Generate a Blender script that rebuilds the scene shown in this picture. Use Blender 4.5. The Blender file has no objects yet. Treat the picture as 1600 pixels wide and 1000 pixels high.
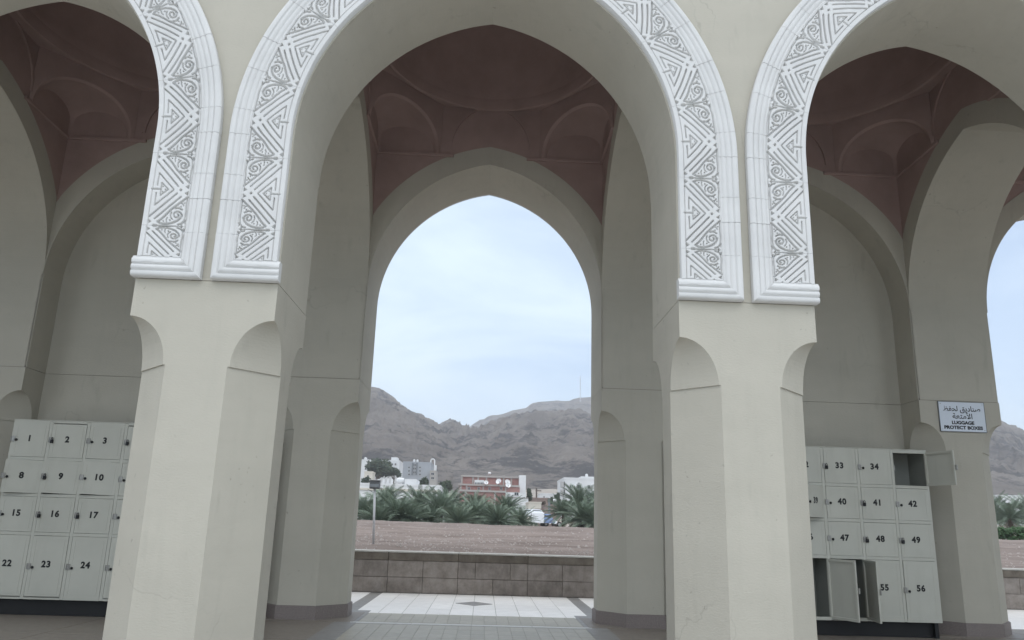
import bpy, math, random
import numpy as np
from mathutils import Vector, Matrix, noise
random.seed(7)
RNG = np.random.default_rng(7)
SC = bpy.context.scene
COL = SC.collection

# ---------------------------------------------------------------- camera
CAM_LOC = Vector((0.0803, -4.8387, 1.088))
YAW, PITCH, ROLL = 0.0334, 0.2247, 0.0303
FPX, SHY = 1105.91, 65.92            # focal length and rise in pixels of a 1600 px wide frame
def cam_axes():
    cy, sy, cp, sp = math.cos(YAW), math.sin(YAW), math.cos(PITCH), math.sin(PITCH)
    f = Vector((sy*cp, cy*cp, sp)); r = Vector((cy, -sy, 0)); u = r.cross(f)
    cr, sr = math.cos(ROLL), math.sin(ROLL)
    return r*cr + u*sr, u*cr - r*sr, f
R_, U_, F_ = cam_axes()
cam = bpy.data.cameras.new('camera')
cam.sensor_width = 36.0
cam.lens = FPX/1600*36
cam.shift_y = SHY/1600
cam.clip_start, cam.clip_end = 0.05, 12000
camo = bpy.data.objects.new('camera', cam); COL.objects.link(camo)
camo.matrix_world = Matrix(((R_.x, U_.x, -F_.x, CAM_LOC.x), (R_.y, U_.y, -F_.y, CAM_LOC.y), (R_.z, U_.z, -F_.z, CAM_LOC.z), (0, 0, 0, 1)))
SC.camera = camo

# ---------------------------------------------------------------- sky, sun, exposure
SUN_EL, SUN_AZ = math.radians(74), math.radians(188)     # azimuth clockwise from +Y: sun behind the camera, to the left
W = bpy.data.worlds.new('World'); SC.world = W; W.use_nodes = True
nt = W.node_tree; nt.nodes.clear()
wo = nt.nodes.new('ShaderNodeOutputWorld'); bg = nt.nodes.new('ShaderNodeBackground')
sky = nt.nodes.new('ShaderNodeTexSky'); sky.sky_type = 'NISHITA'; sky.sun_disc = False
sky.sun_elevation = SUN_EL; sky.sun_rotation = SUN_AZ
sky.air_density = 1.0; sky.dust_density = 0.7; sky.ozone_density = 1.6; sky.altitude = 600
tc = nt.nodes.new('ShaderNodeTexCoord'); sep = nt.nodes.new('ShaderNodeSeparateXYZ')
nt.links.new(tc.outputs['Generated'], sep.inputs[0])
def wmath(op, a, b=None, c=None):
    n = nt.nodes.new('ShaderNodeMath'); n.operation = op
    for i, q in enumerate((a, b, c)):
        if q is None: continue
        if isinstance(q, (int, float)): n.inputs[i].default_value = q
        else: nt.links.new(q, n.inputs[i])
    return n.outputs[0]
zz = wmath('ADD', wmath('MAXIMUM', sep.outputs[2], 0.0), 0.38)
cmb = nt.nodes.new('ShaderNodeCombineXYZ')
nt.links.new(wmath('DIVIDE', sep.outputs[0], zz), cmb.inputs[0]); nt.links.new(wmath('DIVIDE', sep.outputs[1], zz), cmb.inputs[1])
n1 = nt.nodes.new('ShaderNodeTexNoise'); n1.inputs['Scale'].default_value = 1.9; n1.inputs['Detail'].default_value = 7; n1.inputs['Roughness'].default_value = 0.58; n1.inputs['Distortion'].default_value = 0.4
mp = nt.nodes.new('ShaderNodeMapping'); mp.inputs['Location'].default_value = (3.1, 1.7, 0.4); mp.inputs['Scale'].default_value = (0.8, 1.25, 1)
nt.links.new(cmb.outputs[0], mp.inputs[0]); nt.links.new(mp.outputs[0], n1.inputs['Vector'])
ramp = nt.nodes.new('ShaderNodeValToRGB'); ramp.color_ramp.elements[0].position = 0.42; ramp.color_ramp.elements[1].position = 0.66
nt.links.new(n1.outputs[0], ramp.inputs[0])
mixw = nt.nodes.new('ShaderNodeMix'); mixw.data_type = 'RGBA'
nt.links.new(wmath('MULTIPLY_ADD', ramp.outputs[0], 0.44, 0.28), mixw.inputs[0])
nt.links.new(sky.outputs[0], mixw.inputs[6]); mixw.inputs[7].default_value = (5.6, 6.5, 7.1, 1)
nt.links.new(mixw.outputs[2], bg.inputs[0]); bg.inputs[1].default_value = 0.099
nt.links.new(bg.outputs[0], wo.inputs[0])
sl = bpy.data.lights.new('sun', 'SUN'); sl.energy = 1.5; sl.angle = math.radians(110); sl.color = (1.0, 0.945, 0.86)
so = bpy.data.objects.new('sun', sl); COL.objects.link(so)
sd = Vector((math.sin(SUN_AZ)*math.cos(SUN_EL), math.cos(SUN_AZ)*math.cos(SUN_EL), math.sin(SUN_EL)))
so.rotation_euler = sd.to_track_quat('Z', 'Y').to_euler(); so.location = (-30, -60, 90)
SC.view_settings.view_transform = 'Standard'; SC.view_settings.look = 'None'
SC.view_settings.exposure = 1.02; SC.view_settings.gamma = 1.0; SC.view_settings.use_curve_mapping = False
SC.render.engine = 'CYCLES'
SC.cycles.max_bounces = 10; SC.cycles.diffuse_bounces = 6; SC.cycles.volume_bounces = 1

# ---------------------------------------------------------------- helpers
def ray(u, v):
    return R_*((u-800)/FPX) - U_*((v-500-SHY)/FPX) + F_
def at(u, v, Y):
    """the point at depth y = Y seen at pixel (u, v) of the 1600 x 1000 photograph"""
    d = ray(u, v); return CAM_LOC + d*((Y-CAM_LOC.y)/d.y)
def tag(o, label=None, cat=None, group=None, kind=None):
    if label: o['label'] = label
    if cat: o['category'] = cat
    if group: o['group'] = group
    if kind: o['kind'] = kind
    return o
def empty(name, loc=(0, 0, 0), rz=0, parent=None):
    o = bpy.data.objects.new(name, None); COL.objects.link(o); o.location = loc; o.rotation_euler[2] = rz
    o.empty_display_size = 0.2
    if parent: o.parent = parent
    return o
def link(name, me, parent=None, loc=(0, 0, 0), rot=(0, 0, 0), scale=(1, 1, 1)):
    o = bpy.data.objects.new(name, me); COL.objects.link(o)
    o.location, o.rotation_euler, o.scale = loc, rot, scale
    if parent: o.parent = parent
    return o
def mk(name, V, F, mat, smooth=False):
    me = bpy.data.meshes.new(name); me.from_pydata([tuple(map(float, v)) for v in V], [], F)
    for m in (mat if isinstance(mat, (list, tuple)) else [mat]): me.materials.append(m)
    if smooth: me.polygons.foreach_set('use_smooth', [True]*len(me.polygons))
    me.update(); return me
class MB:
    def __init__(s): s.V, s.F = [], []
    def add(s, V, F):
        o = len(s.V); s.V += [tuple(v) for v in V]; s.F += [[i+o for i in f] for f in F]; return s
    def box(s, x0, x1, y0, y1, z0, z1, b=0.0):
        if b <= 0:
            V = [(x, y, z) for z in (z0, z1) for y in (y0, y1) for x in (x0, x1)]
            return s.add(V, [[0, 2, 3, 1], [4, 5, 7, 6], [0, 1, 5, 4], [2, 6, 7, 3], [0, 4, 6, 2], [1, 3, 7, 5]])
        V, F = [], []
        c = ((x0+x1)/2, (y0+y1)/2, (z0+z1)/2); h = ((x1-x0)/2, (y1-y0)/2, (z1-z0)/2)
        idx = {}
        for sx in (-1, 1):
            for sy in (-1, 1):
                for sz in (-1, 1):
                    for ax in range(3):
                        q = [h[0]-b, h[1]-b, h[2]-b]; q[ax] = h[ax]
                        idx[(sx, sy, sz, ax)] = len(V); V.append((c[0]+sx*q[0], c[1]+sy*q[1], c[2]+sz*q[2]))
        S2 = (-1, 1)
        def k(ax, *sg): return idx[(*sg, ax)]
        for sg in S2:
            F.append([k(0, sg, -1, -1), k(0, sg, 1, -1), k(0, sg, 1, 1), k(0, sg, -1, 1)][::sg])
            F.append([k(1, -1, sg, -1), k(1, -1, sg, 1), k(1, 1, sg, 1), k(1, 1, sg, -1)][::sg])
            F.append([k(2, -1, -1, sg), k(2, 1, -1, sg), k(2, 1, 1, sg), k(2, -1, 1, sg)][::sg])
        for a in S2:
            for d in S2:
                F.append([k(0, a, d, -1), k(0, a, d, 1), k(1, a, d, 1), k(1, a, d, -1)][::-a*d])
                F.append([k(0, a, -1, d), k(0, a, 1, d), k(2, a, 1, d), k(2, a, -1, d)][::a*d])
                F.append([k(1, -1, a, d), k(1, 1, a, d), k(2, 1, a, d), k(2, -1, a, d)][::-a*d])
                for e in S2: F.append([k(0, a, d, e), k(1, a, d, e), k(2, a, d, e)][::a*d*e])
        return s.add(V, F)
    def tube(s, pts, rad, n=8, cap=True):
        pts = [Vector(p) for p in pts]; rads = rad if isinstance(rad, (list, tuple)) else [rad]*len(pts)
        V, F = [], []
        for i, p in enumerate(pts):
            t = (pts[min(i+1, len(pts)-1)]-pts[max(i-1, 0)]).normalized()
            a = t.orthogonal().normalized() if abs(t.z) < .9 else Vector((1, 0, 0)); a = (a-t*a.dot(t)).normalized(); b = t.cross(a)
            for j in range(n):
                q = 2*math.pi*j/n; V.append(p+(a*math.cos(q)+b*math.sin(q))*rads[i])
        for i in range(len(pts)-1):
            for j in range(n): F.append([i*n+j, i*n+(j+1) % n, (i+1)*n+(j+1) % n, (i+1)*n+j])
        if cap: F += [list(range(n))[::-1], list(range((len(pts)-1)*n, len(pts)*n))]
        return s.add(V, F)
    def lathe(s, prof, n=24, c=(0, 0, 0), close=False):
        V, F = [], []
        for (r, z) in prof:
            for j in range(n):
                q = 2*math.pi*j/n; V.append((c[0]+r*math.cos(q), c[1]+r*math.sin(q), c[2]+z))
        for i in range(len(prof)-1):
            for j in range(n): F.append([i*n+j, i*n+(j+1) % n, (i+1)*n+(j+1) % n, (i+1)*n+j])
        return s.add(V, F)
    def prism(s, poly, z0, z1):
        n = len(poly); V = [(x, y, z0) for x, y in poly]+[(x, y, z1) for x, y in poly]
        F = [[i, (i+1) % n, n+(i+1) % n, n+i] for i in range(n)]+[list(range(n))[::-1], list(range(n, 2*n))]
        return s.add(V, F)
    def me(s, name, mat, smooth=False): return mk(name, s.V, s.F, mat, smooth)
    def ob(s, name, mat, parent=None, smooth=False, **k): return link(name, s.me(name, mat, smooth), parent, **k)

# ---------------------------------------------------------------- materials
def mat(name, base, rough=0.85, var=0.08, scale=3.0, bump=0.0, bscale=60.0, c2=None, spec=0.3, stain=0.0, stain_col=None, metal=0.0, stretch=(1, 1, 1), detail=6, bdist=0.004, objrand=0.0, coords='Object', specks=0.0):
    m = bpy.data.materials.new(name); m.use_nodes = True
    t = m.node_tree; N, L = t.nodes, t.links
    b = N['Principled BSDF']; b.inputs['Roughness'].default_value = rough
    b.inputs['Specular IOR Level'].default_value = spec; b.inputs['Metallic'].default_value = metal
    co = N.new('ShaderNodeTexCoord')
    if coords == 'World':
        geo = N.new('ShaderNodeNewGeometry'); src = geo.outputs['Position']
    else: src = co.outputs[coords]
    mpn = N.new('ShaderNodeMapping'); mpn.inputs['Scale'].default_value = stretch; L.new(src, mpn.inputs[0])
    nz = N.new('ShaderNodeTexNoise'); nz.inputs['Scale'].default_value = scale; nz.inputs['Detail'].default_value = detail; nz.inputs['Roughness'].default_value = 0.62
    L.new(mpn.outputs[0], nz.inputs['Vector'])
    rp = N.new('ShaderNodeValToRGB'); rp.color_ramp.elements[0].position = 0.3; rp.color_ramp.elements[1].position = 0.7
    if c2 is None: lo = tuple(c*(1-var) for c in base); hi = tuple(min(1, c*(1+var)) for c in base)
    else: lo, hi = base, c2
    rp.color_ramp.elements[0].color = (*lo, 1); rp.color_ramp.elements[1].color = (*hi, 1)
    L.new(nz.outputs[0], rp.inputs[0]); out = rp.outputs[0]
    if stain > 0:
        ms = N.new('ShaderNodeMapping'); ms.inputs['Scale'].default_value = (2.2, 2.2, 0.35); L.new(src, ms.inputs[0])
        ns = N.new('ShaderNodeTexNoise'); ns.inputs['Scale'].default_value = 2.6; ns.inputs['Detail'].default_value = 8; ns.inputs['Roughness'].default_value = .7; L.new(ms.outputs[0], ns.inputs['Vector'])
        rs = N.new('ShaderNodeValToRGB'); rs.color_ramp.elements[0].position = .5; rs.color_ramp.elements[1].position = .78; L.new(ns.outputs[0], rs.inputs[0])
        mu = N.new('ShaderNodeMath'); mu.operation = 'MULTIPLY'; mu.inputs[1].default_value = stain; L.new(rs.outputs[0], mu.inputs[0])
        mx = N.new('ShaderNodeMix'); mx.data_type = 'RGBA'; L.new(mu.outputs[0], mx.inputs[0]); L.new(out, mx.inputs[6])
        mx.inputs[7].default_value = (*(stain_col or tuple(c*.6 for c in base)), 1); out = mx.outputs[2]
    if specks > 0:      # small chips, scuffs and hairline cracks in the paint
        def nz2(sc, det, p0, p1, st=(1, 1, 1)):
            q = N.new('ShaderNodeMapping'); q.inputs['Scale'].default_value = st; L.new(src, q.inputs[0])
            a = N.new('ShaderNodeTexNoise'); a.inputs['Scale'].default_value = sc; a.inputs['Detail'].default_value = det; L.new(q.outputs[0], a.inputs['Vector'])
            r = N.new('ShaderNodeMapRange'); r.inputs['From Min'].default_value = p0; r.inputs['From Max'].default_value = p1; L.new(a.outputs[0], r.inputs['Value']); return r.outputs[0]
        def mul(a, b_):
            q = N.new('ShaderNodeMath'); q.operation = 'MULTIPLY'
            L.new(a, q.inputs[0])
            if isinstance(b_, float): q.inputs[1].default_value = b_
            else: L.new(b_, q.inputs[1])
            return q.outputs[0]
        chips = mul(nz2(26, 3, .685, .72), nz2(2.3, 2, .48, .6))
        scuff = mul(nz2(5, 6, .64, .74, (1.5, 1.5, .35)), .6)
        vo = N.new('ShaderNodeTexVoronoi'); vo.feature = 'DISTANCE_TO_EDGE'; vo.inputs['Scale'].default_value = .8
        wq = N.new('ShaderNodeTexNoise'); wq.inputs['Scale'].default_value = 2.5; wq.inputs['Detail'].default_value = 6; L.new(src, wq.inputs['Vector'])
        va = N.new('ShaderNodeVectorMath'); va.operation = 'MULTIPLY_ADD'; va.inputs[1].default_value = (.5, .5, .5); L.new(wq.outputs['Color'], va.inputs[0]); L.new(src, va.inputs[2]); L.new(va.outputs[0], vo.inputs['Vector'])
        cr = N.new('ShaderNodeMapRange'); cr.inputs['From Min'].default_value = .0045; cr.inputs['From Max'].default_value = .0015; L.new(vo.outputs[0], cr.inputs['Value'])
        crk = mul(mul(cr.outputs[0], nz2(1.3, 2, .55, .64)), .42)
        for fac, c_ in ((chips, .55), (scuff, .72), (crk, .45)):
            mx = N.new('ShaderNodeMix'); mx.data_type = 'RGBA'; L.new(mul(fac, specks), mx.inputs[0]); L.new(out, mx.inputs[6]); mx.inputs[7].default_value = (*tuple(v*c_ for v in base), 1); out = mx.outputs[2]
    if objrand > 0:
        oi = N.new('ShaderNodeObjectInfo'); hs = N.new('ShaderNodeHueSaturation')
        ma = N.new('ShaderNodeMath'); ma.operation = 'MULTIPLY_ADD'; ma.inputs[1].default_value = objrand; ma.inputs[2].default_value = 1-objrand/2
        L.new(oi.outputs['Random'], ma.inputs[0]); L.new(ma.outputs[0], hs.inputs['Value']); L.new(out, hs.inputs['Color']); out = hs.outputs[0]
    L.new(out, b.inputs['Base Color'])
    if bump > 0:
        nb = N.new('ShaderNodeTexNoise'); nb.inputs['Scale'].default_value = bscale; nb.inputs['Detail'].default_value = 5; nb.inputs['Roughness'].default_value = .6; L.new(mpn.outputs[0], nb.inputs['Vector'])
        bp = N.new('ShaderNodeBump'); bp.inputs['Strength'].default_value = bump; bp.inputs['Distance'].default_value = bdist
        L.new(nb.outputs[0], bp.inputs['Height']); L.new(bp.outputs[0], b.inputs['Normal'])
    return m
M = {}
M['stucco'] = mat('cream stucco', (.432, .406, .342), .9, .05, 1.1, .38, 40, specks=.55, stain=.24, stain_col=(.30, .285, .24), bdist=.005, coords='World', detail=12, stretch=(1, 1, 2.2))
M['white'] = mat('white cast stone', (.585, .58, .565), .8, .06, 3, .25, 120, stain=.25, stain_col=(.5, .5, .49), bdist=.002, coords='World')
M['groove'] = mat('dark joint', (.16, .155, .14), .95, .2, 9)
M['vault'] = mat('dark red plaster', (.34, .243, .218), .9, .12, 2.2, .3, 30, coords='World', bdist=.006)
M['granite'] = mat('brown granite', (.155, .128, .118), .5, .25, 90, .05, 100, c2=(.25, .215, .20), coords='World', stain=.2, stain_col=(.10, .085, .075))
M['blocks'] = mat('weathered granite block', (.19, .162, .142), .7, .2, 7, .4, 60, c2=(.34, .30, .27), coords='World', stain=.7, stain_col=(.12, .10, .085), objrand=.28)
M['coping'] = mat('stained coping', (.11, .092, .074), .8, .2, 6, .35, 50, c2=(.20, .172, .142), coords='World', stain=.5, stain_col=(.045, .04, .035), objrand=.15)
M['copetop'] = mat('pale coping top', (.46, .44, .40), .8, .1, 8, .2, 60, coords='World')
M['slab'] = mat('pale paving slab', (.80, .775, .74), .42, .06, 6, .08, 50, coords='World', objrand=.10, stain=.2, stain_col=(.55, .52, .49))
M['slabdark'] = mat('grey paving band', (.255, .245, .232), .45, .1, 8, .08, 60, coords='World', objrand=.08)
M['tile'] = mat('beige floor tile', (.37, .345, .285), .40, .1, 12, .08, 60, coords='World', objrand=.12)
M['floor'] = mat('polished floor granite', (.22, .192, .162), .42, .15, 18, .05, 90, coords='World')
M['grout'] = mat('grout', (.36, .35, .32), .9, .15, 20)
M['locker'] = mat('grey green locker paint', (.47, .464, .405), .42, .05, 2.5, .12, 5, spec=.4, stain=.22, stain_col=(.31, .30, .25), coords='World', objrand=.035)
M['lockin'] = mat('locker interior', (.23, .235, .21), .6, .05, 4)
M['steel'] = mat('dull steel', (.34, .33, .31), .4, .2, 40, metal=.8)
M['black'] = mat('black paint', (.015, .015, .016), .5, .1, 10)
M['signwhite'] = mat('white sign plate', (.62, .66, .72), .35, .02, 4, spec=.5)
M['soil'] = mat('reddish brown gravelly soil', (.145, .112, .094), .95, .2, 1.5, 1.0, 9, c2=(.27, .222, .196), coords='World', detail=12, bdist=.06, stretch=(.3, 1, 1))
M['stone'] = mat('field stone', (.25, .21, .19), .9, .2, 8, .4, 30, c2=(.42, .38, .35))
M['earth'] = mat('pale earth', (.26, .225, .19), .95, .2, .05, .5, 2, c2=(.36, .32, .275), coords='World', detail=10, bdist=.2)
M['plaza'] = mat('plaza paving', (.55, .54, .52), .7, .1, 2, .1, 30, coords='World')
M['frond'] = mat('palm frond green', (.11, .15, .105), .6, .3, 3, c2=(.20, .25, .18), spec=.35, objrand=.35)
M['dryfrond'] = mat('dry palm frond', (.15, .125, .085), .8, .3, 3, c2=(.24, .20, .14), objrand=.3)
M['trunk'] = mat('palm trunk', (.10, .08, .06), .95, .3, 6, 1, 8, bdist=.05)
M['leaf'] = mat('dusty dark leaves', (.040, .055, .032), .8, .3, 1.5, c2=(.08, .10, .065))
M['leafb'] = mat('fresh green leaves', (.05, .10, .04), .7, .3, 1.5, c2=(.09, .16, .07))
M['bark'] = mat('bark', (.11, .09, .07), .95, .3, 5, .6, 10)
M['bwhite'] = mat('white painted render', (.64, .64, .635), .85, .06, .5, .2, 3, stain=.15, stain_col=(.55, .53, .5), coords='World')
M['bgrey'] = mat('grey cement render', (.33, .345, .365), .9, .06, .4, .2, 3, coords='World')
M['bcream'] = mat('cream render', (.56, .52, .45), .9, .06, .4, .2, 3, coords='World')
M['mud'] = mat('brown mud brick', (.26, .20, .175), .95, .15, 1.2, .4, 4, coords='World')
M['conc'] = mat('raw concrete', (.36, .335, .31), .9, .1, 1.2, .3, 4, coords='World')
M['pane'] = mat('dark window glass', (.035, .04, .05), .15, .1, 3, spec=.6)
M['winframe'] = mat('window frame', (.42, .41, .40), .6, .05, 4)
M['dish'] = mat('pale dish paint', (.72, .71, .70), .5, .03, 5)
M['carwhite'] = mat('white car paint', (.75, .76, .78), .25, .02, 4, spec=.6)
M['carblue'] = mat('blue car paint', (.10, .16, .30), .25, .04, 4, spec=.6)
M['rubber'] = mat('rubber', (.02, .02, .02), .8, .1, 5)
M['pole'] = mat('galvanised pole', (.62, .63, .64), .5, .05, 9)
M['lampbody'] = mat('grey lamp housing', (.17, .18, .19), .5, .08, 9)
M['lampglass'] = mat('floodlight glass', (.30, .33, .36), .12, .03, 9, spec=.7)
M['wood'] = mat('weathered wood', (.13, .105, .09), .9, .2, 10, .4, 30)

def brick_mat():
    m = bpy.data.materials.new('red block work'); m.use_nodes = True; t = m.node_tree; N, L = t.nodes, t.links; b = N['Principled BSDF']; b.inputs['Roughness'].default_value = .95
    g = N.new('ShaderNodeNewGeometry'); s = N.new('ShaderNodeSeparateXYZ'); c = N.new('ShaderNodeCombineXYZ'); L.new(g.outputs['Position'], s.inputs[0])
    ad = N.new('ShaderNodeMath'); L.new(s.outputs[0], ad.inputs[0]); L.new(s.outputs[1], ad.inputs[1]); L.new(ad.outputs[0], c.inputs[0]); L.new(s.outputs[2], c.inputs[1])
    br = N.new('ShaderNodeTexBrick'); L.new(c.outputs[0], br.inputs['Vector']); br.inputs['Scale'].default_value = 1.0
    br.inputs['Brick Width'].default_value = .42; br.inputs['Row Height'].default_value = .22; br.inputs['Mortar Size'].default_value = .02
    br.inputs['Color1'].default_value = (.27, .125, .105, 1); br.inputs['Color2'].default_value = (.35, .17, .145, 1); br.inputs['Mortar'].default_value = (.34, .27, .25, 1)
    L.new(br.outputs[0], b.inputs['Base Color']); return m
M['brick'] = brick_mat()

def mountain_mat():
    m = bpy.data.materials.new('dry rocky slope'); m.use_nodes = True; t = m.node_tree; N, L = t.nodes, t.links; b = N['Principled BSDF']; b.inputs['Roughness'].default_value = .95; b.inputs['Specular IOR Level'].default_value = .1
    g = N.new('ShaderNodeNewGeometry')
    def nz(sc, st, det=10, rg=.62):
        mpn = N.new('ShaderNodeMapping'); mpn.inputs['Scale'].default_value = st; L.new(g.outputs['Position'], mpn.inputs[0])
        n = N.new('ShaderNodeTexNoise'); n.inputs['Scale'].default_value = sc; n.inputs['Detail'].default_value = det; n.inputs['Roughness'].default_value = rg; n.inputs['Distortion'].default_value = .5; L.new(mpn.outputs[0], n.inputs['Vector']); return n.outputs[0]
    def rampn(src, p0, p1, c0, c1):
        r = N.new('ShaderNodeValToRGB'); r.color_ramp.elements[0].position = p0; r.color_ramp.elements[1].position = p1; r.color_ramp.elements[0].color = (*c0, 1); r.color_ramp.elements[1].color = (*c1, 1); L.new(src, r.inputs[0]); return r.outputs[0]
    base = rampn(nz(.012, (1, 1, 1.5)), .35, .65, (.17, .147, .130), (.265, .23, .20))
    rock = rampn(nz(.022, (1, 1, 2.0), 14, .74), .50, .57, (0, 0, 0), (1, 1, 1))
    mx = N.new('ShaderNodeMix'); mx.data_type = 'RGBA'; L.new(rock, mx.inputs[0]); L.new(base, mx.inputs[6]); mx.inputs[7].default_value = (.085, .077, .074, 1)
    pale = rampn(nz(.05, (1, .6, 2), 6), .66, .74, (0, 0, 0), (.6, .6, .6))
    m2 = N.new('ShaderNodeMix'); m2.data_type = 'RGBA'; L.new(pale, m2.inputs[0]); L.new(mx.outputs[2], m2.inputs[6]); m2.inputs[7].default_value = (.36, .32, .28, 1)
    L.new(m2.outputs[2], b.inputs['Base Color'])
    bp = N.new('ShaderNodeBump'); bp.inputs['Strength'].default_value = 1.0; bp.inputs['Distance'].default_value = 11.0
    L.new(nz(.05, (1.3, .5, 1.2), 14, .74), bp.inputs['Height']); L.new(bp.outputs[0], b.inputs['Normal'])
    return m
M['mountain'] = mountain_mat()

# ---------------------------------------------------------------- dimensions of the arcade (metres)
S, w, T, DF, TB, TN = 3.864, .4982, .811, 3.419, .838, .3835
ZS, Z0, ZA = 2.701, 3.842, 5.552
A = S/2-w                              # half span of the front and back arches
B_ = (DF-T)/2                          # half span of the cross arches
C_, ZC, ZCT, ZB = .288, 2.086, 2.426, .1475
YM = (DF+T)/2
ZLEDGE, ZRING, ZTOP = 5.658, 6.36, 7.75
RINGW = .245
def arch_par(a): e = ((ZA-Z0)**2-a*a)/(2*a); return e, a+e
def arch_curve(a, off=0.0, n=22, zstart=None):
    e, R = arch_par(a); R += off; tm = math.acos(e/R)
    half = [(-(a+off), ZS if zstart is None else zstart)]+[(e-R*math.cos(tm*i/n), Z0+R*math.sin(tm*i/n)) for i in range(n+1)]
    half[-1] = (0.0, half[-1][1])
    return half+[(-x, z) for x, z in half[:-1]][::-1]

GAP = .0022
def arch_wall(a, hw, y0, y1, ztop=ZTOP):
    """a wall with a pointed arch opening, in local x (span) / y (thickness) / z"""
    cv = arch_curve(a); cv[0] = (cv[0][0], ZS+GAP); cv[-1] = (cv[-1][0], ZS+GAP)
    mb = MB(); n = len(cv); V = []
    for y in (y0, y1):
        V += [(x, y, z) for x, z in cv]+[(x, y, ztop) for x, z in cv]
    F = []
    o = 2*n
    for i in range(n-1):
        if cv[i+1][0]-cv[i][0] > 1e-5:
            F.append([i, i+1, n+i+1, n+i]); F.append([o+i+1, o+i, o+n+i, o+n+i+1])
        F.append([i+1, i, o+i, o+i+1])
    F.append([n, 2*n-1, o+2*n-1, o+n])
    mb.add(V, F)
    if hw-a > 1e-4:
        mb.box(-hw, -a-1e-5, y0, y1, ZS+GAP, ztop); mb.box(a+1e-5, hw, y0, y1, ZS+GAP, ztop)
    return mb
def arch_ring(a, y0, y1, off0=0.0, off1=RINGW, clip=None, n=26):
    e, R = arch_par(a); pts = []
    tm0 = math.acos(e/(R+off0)); tm1 = math.acos(e/(R+off1))
    for i in range(n+1):
        th = tm0*i/n; p = (e-(R+off0)*math.cos(th), Z0+(R+off0)*math.sin(th))
        t1 = tm1*i/n; q = [e-(R+off1)*math.cos(t1), Z0+(R+off1)*math.sin(t1)]
        if clip is not None and q[0] < -clip:
            q = [e-(R+off1)*math.cos(t1), Z0+(R+off1)*math.sin(t1)]
            k = (p[0]+clip)/(p[0]-q[0]+1e-9); k = max(0.0, min(1.0, k)); q = [p[0]+(q[0]-p[0])*k, p[1]+(q[1]-p[1])*k]
        pts.append((p, q))
    if clip is None: pts.insert(0, ((-(a+off0), ZS+GAP), (-(a+off1), ZS+GAP)))
    full = pts+[((-p[0], p[1]), (-q[0], q[1])) for p, q in pts[:-1]][::-1]
    V, F = [], []
    for p, q in full: V += [(p[0], y0, p[1]), (q[0], y0, q[1]), (q[0], y1, q[1]), (p[0], y1, p[1])]
    for i in range(len(full)-1):
        k = 4*i
        for j in range(4): F.append([k+j, k+4+j, k+4+(j+1) % 4, k+(j+1) % 4])
    m = len(V)-4; F += [[0, 1, 2, 3], [m+3, m+2, m+1, m]]
    return MB().add(V, F), [q for p, q in full]

# ---------------------------------------------------------------- ground, terrain and mountains
def sheet(name, xs, ys, fz, m, kind='structure', smooth=True):
    V = [(x, y, fz(x, y)) for y in ys for x in xs]; nx = len(xs)
    F = [[j*nx+i, j*nx+i+1, (j+1)*nx+i+1, (j+1)*nx+i] for j in range(len(ys)-1) for i in range(nx-1)]
    o = link(name, mk(name, V, F, m, smooth)); tag(o, kind=kind); return o
def fbm(x, y, z=0.0, o=5, h=.9, l=2.1): return noise.fractal(Vector((x, y, z)), h, l, o, noise_basis='PERLIN_ORIGINAL')
sheet('ground', [-6000, 6000], [-2000, 7000], lambda x, y: -1.2, M['earth'], smooth=False)
plz = MB(); plz.box(-40, 40, -40, -.95, -.9, -.45)
tag(plz.ob('plaza', M['plaza']), kind='structure')
st_ = MB(); st_.box(-14, 14, -.95, -.62, -.9, -.30); st_.box(-14, 14, -.62, -.29, -.9, -.15)
tag(st_.ob('entrance_step', M['floor']), kind='structure')
YP, HP = 6.677, .623
def field_z(x, y):
    t = max(0.0, min(1.0, (y-7)/33)); z = .50+.50*t**.8
    if y > 40: z -= min(.5, (y-40)*.02)
    f = (noise.noise(Vector((x*.06+3, y*.85, .3)))*.15+noise.noise(Vector((x*.35, y*1.9, 4.3)))*.06+fbm(x*1.3, y*1.6, 2.0, 4)*.030)
    return z+f*(1.0 if y > 9 else .35+.65*(y-6.9)/2.1)*(1 if y < 40 else .4)
ys_ = [6.95*((62/6.95)**(i/190)) for i in range(191)]
sheet('field', list(np.linspace(-22, 52, 330)), ys_, field_z, M['soil'])
def far_z(x, y):
    z = .55
    if y > 120: z += (y-120)*.062+((y-120)/400)**2*6
    return z+fbm(x*.012, y*.012, 5, 4)*min(3.0, max(0, (y-100)*.02))
sheet('far_ground', list(np.linspace(-260, 620, 120)), [60*((820/60)**(i/90)) for i in range(91)], far_z, M['earth'])
stones = MB()
for i in range(4200):
    y = 7.4*((40/7.4)**random.random()); x = CAM_LOC.x+(y-CAM_LOC.y)*random.uniform(-.32, .26) if random.random() < .86 else CAM_LOC.x+(y-CAM_LOC.y)*random.uniform(.62, .86)
    r = random.uniform(.014, .045)*(1 if random.random() < .92 else 1.8); z = field_z(x, y)
    q = random.random()*3; V = []
    for k in range(5): V.append((x+r*math.cos(q+k*1.257)*random.uniform(.7, 1.2), y+r*math.sin(q+k*1.257)*random.uniform(.7, 1.2), z-r*.2))
    V += [(x+random.uniform(-.3, .3)*r, y+random.uniform(-.3, .3)*r, z+r*random.uniform(.5, .9))]
    stones.add(V, [[k, (k+1) % 5, 5] for k in range(5)])
tag(stones.ob('gravel_stones', M['stone']), 'loose stones scattered over the ploughed brown field', 'stones', kind='stuff')

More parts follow.
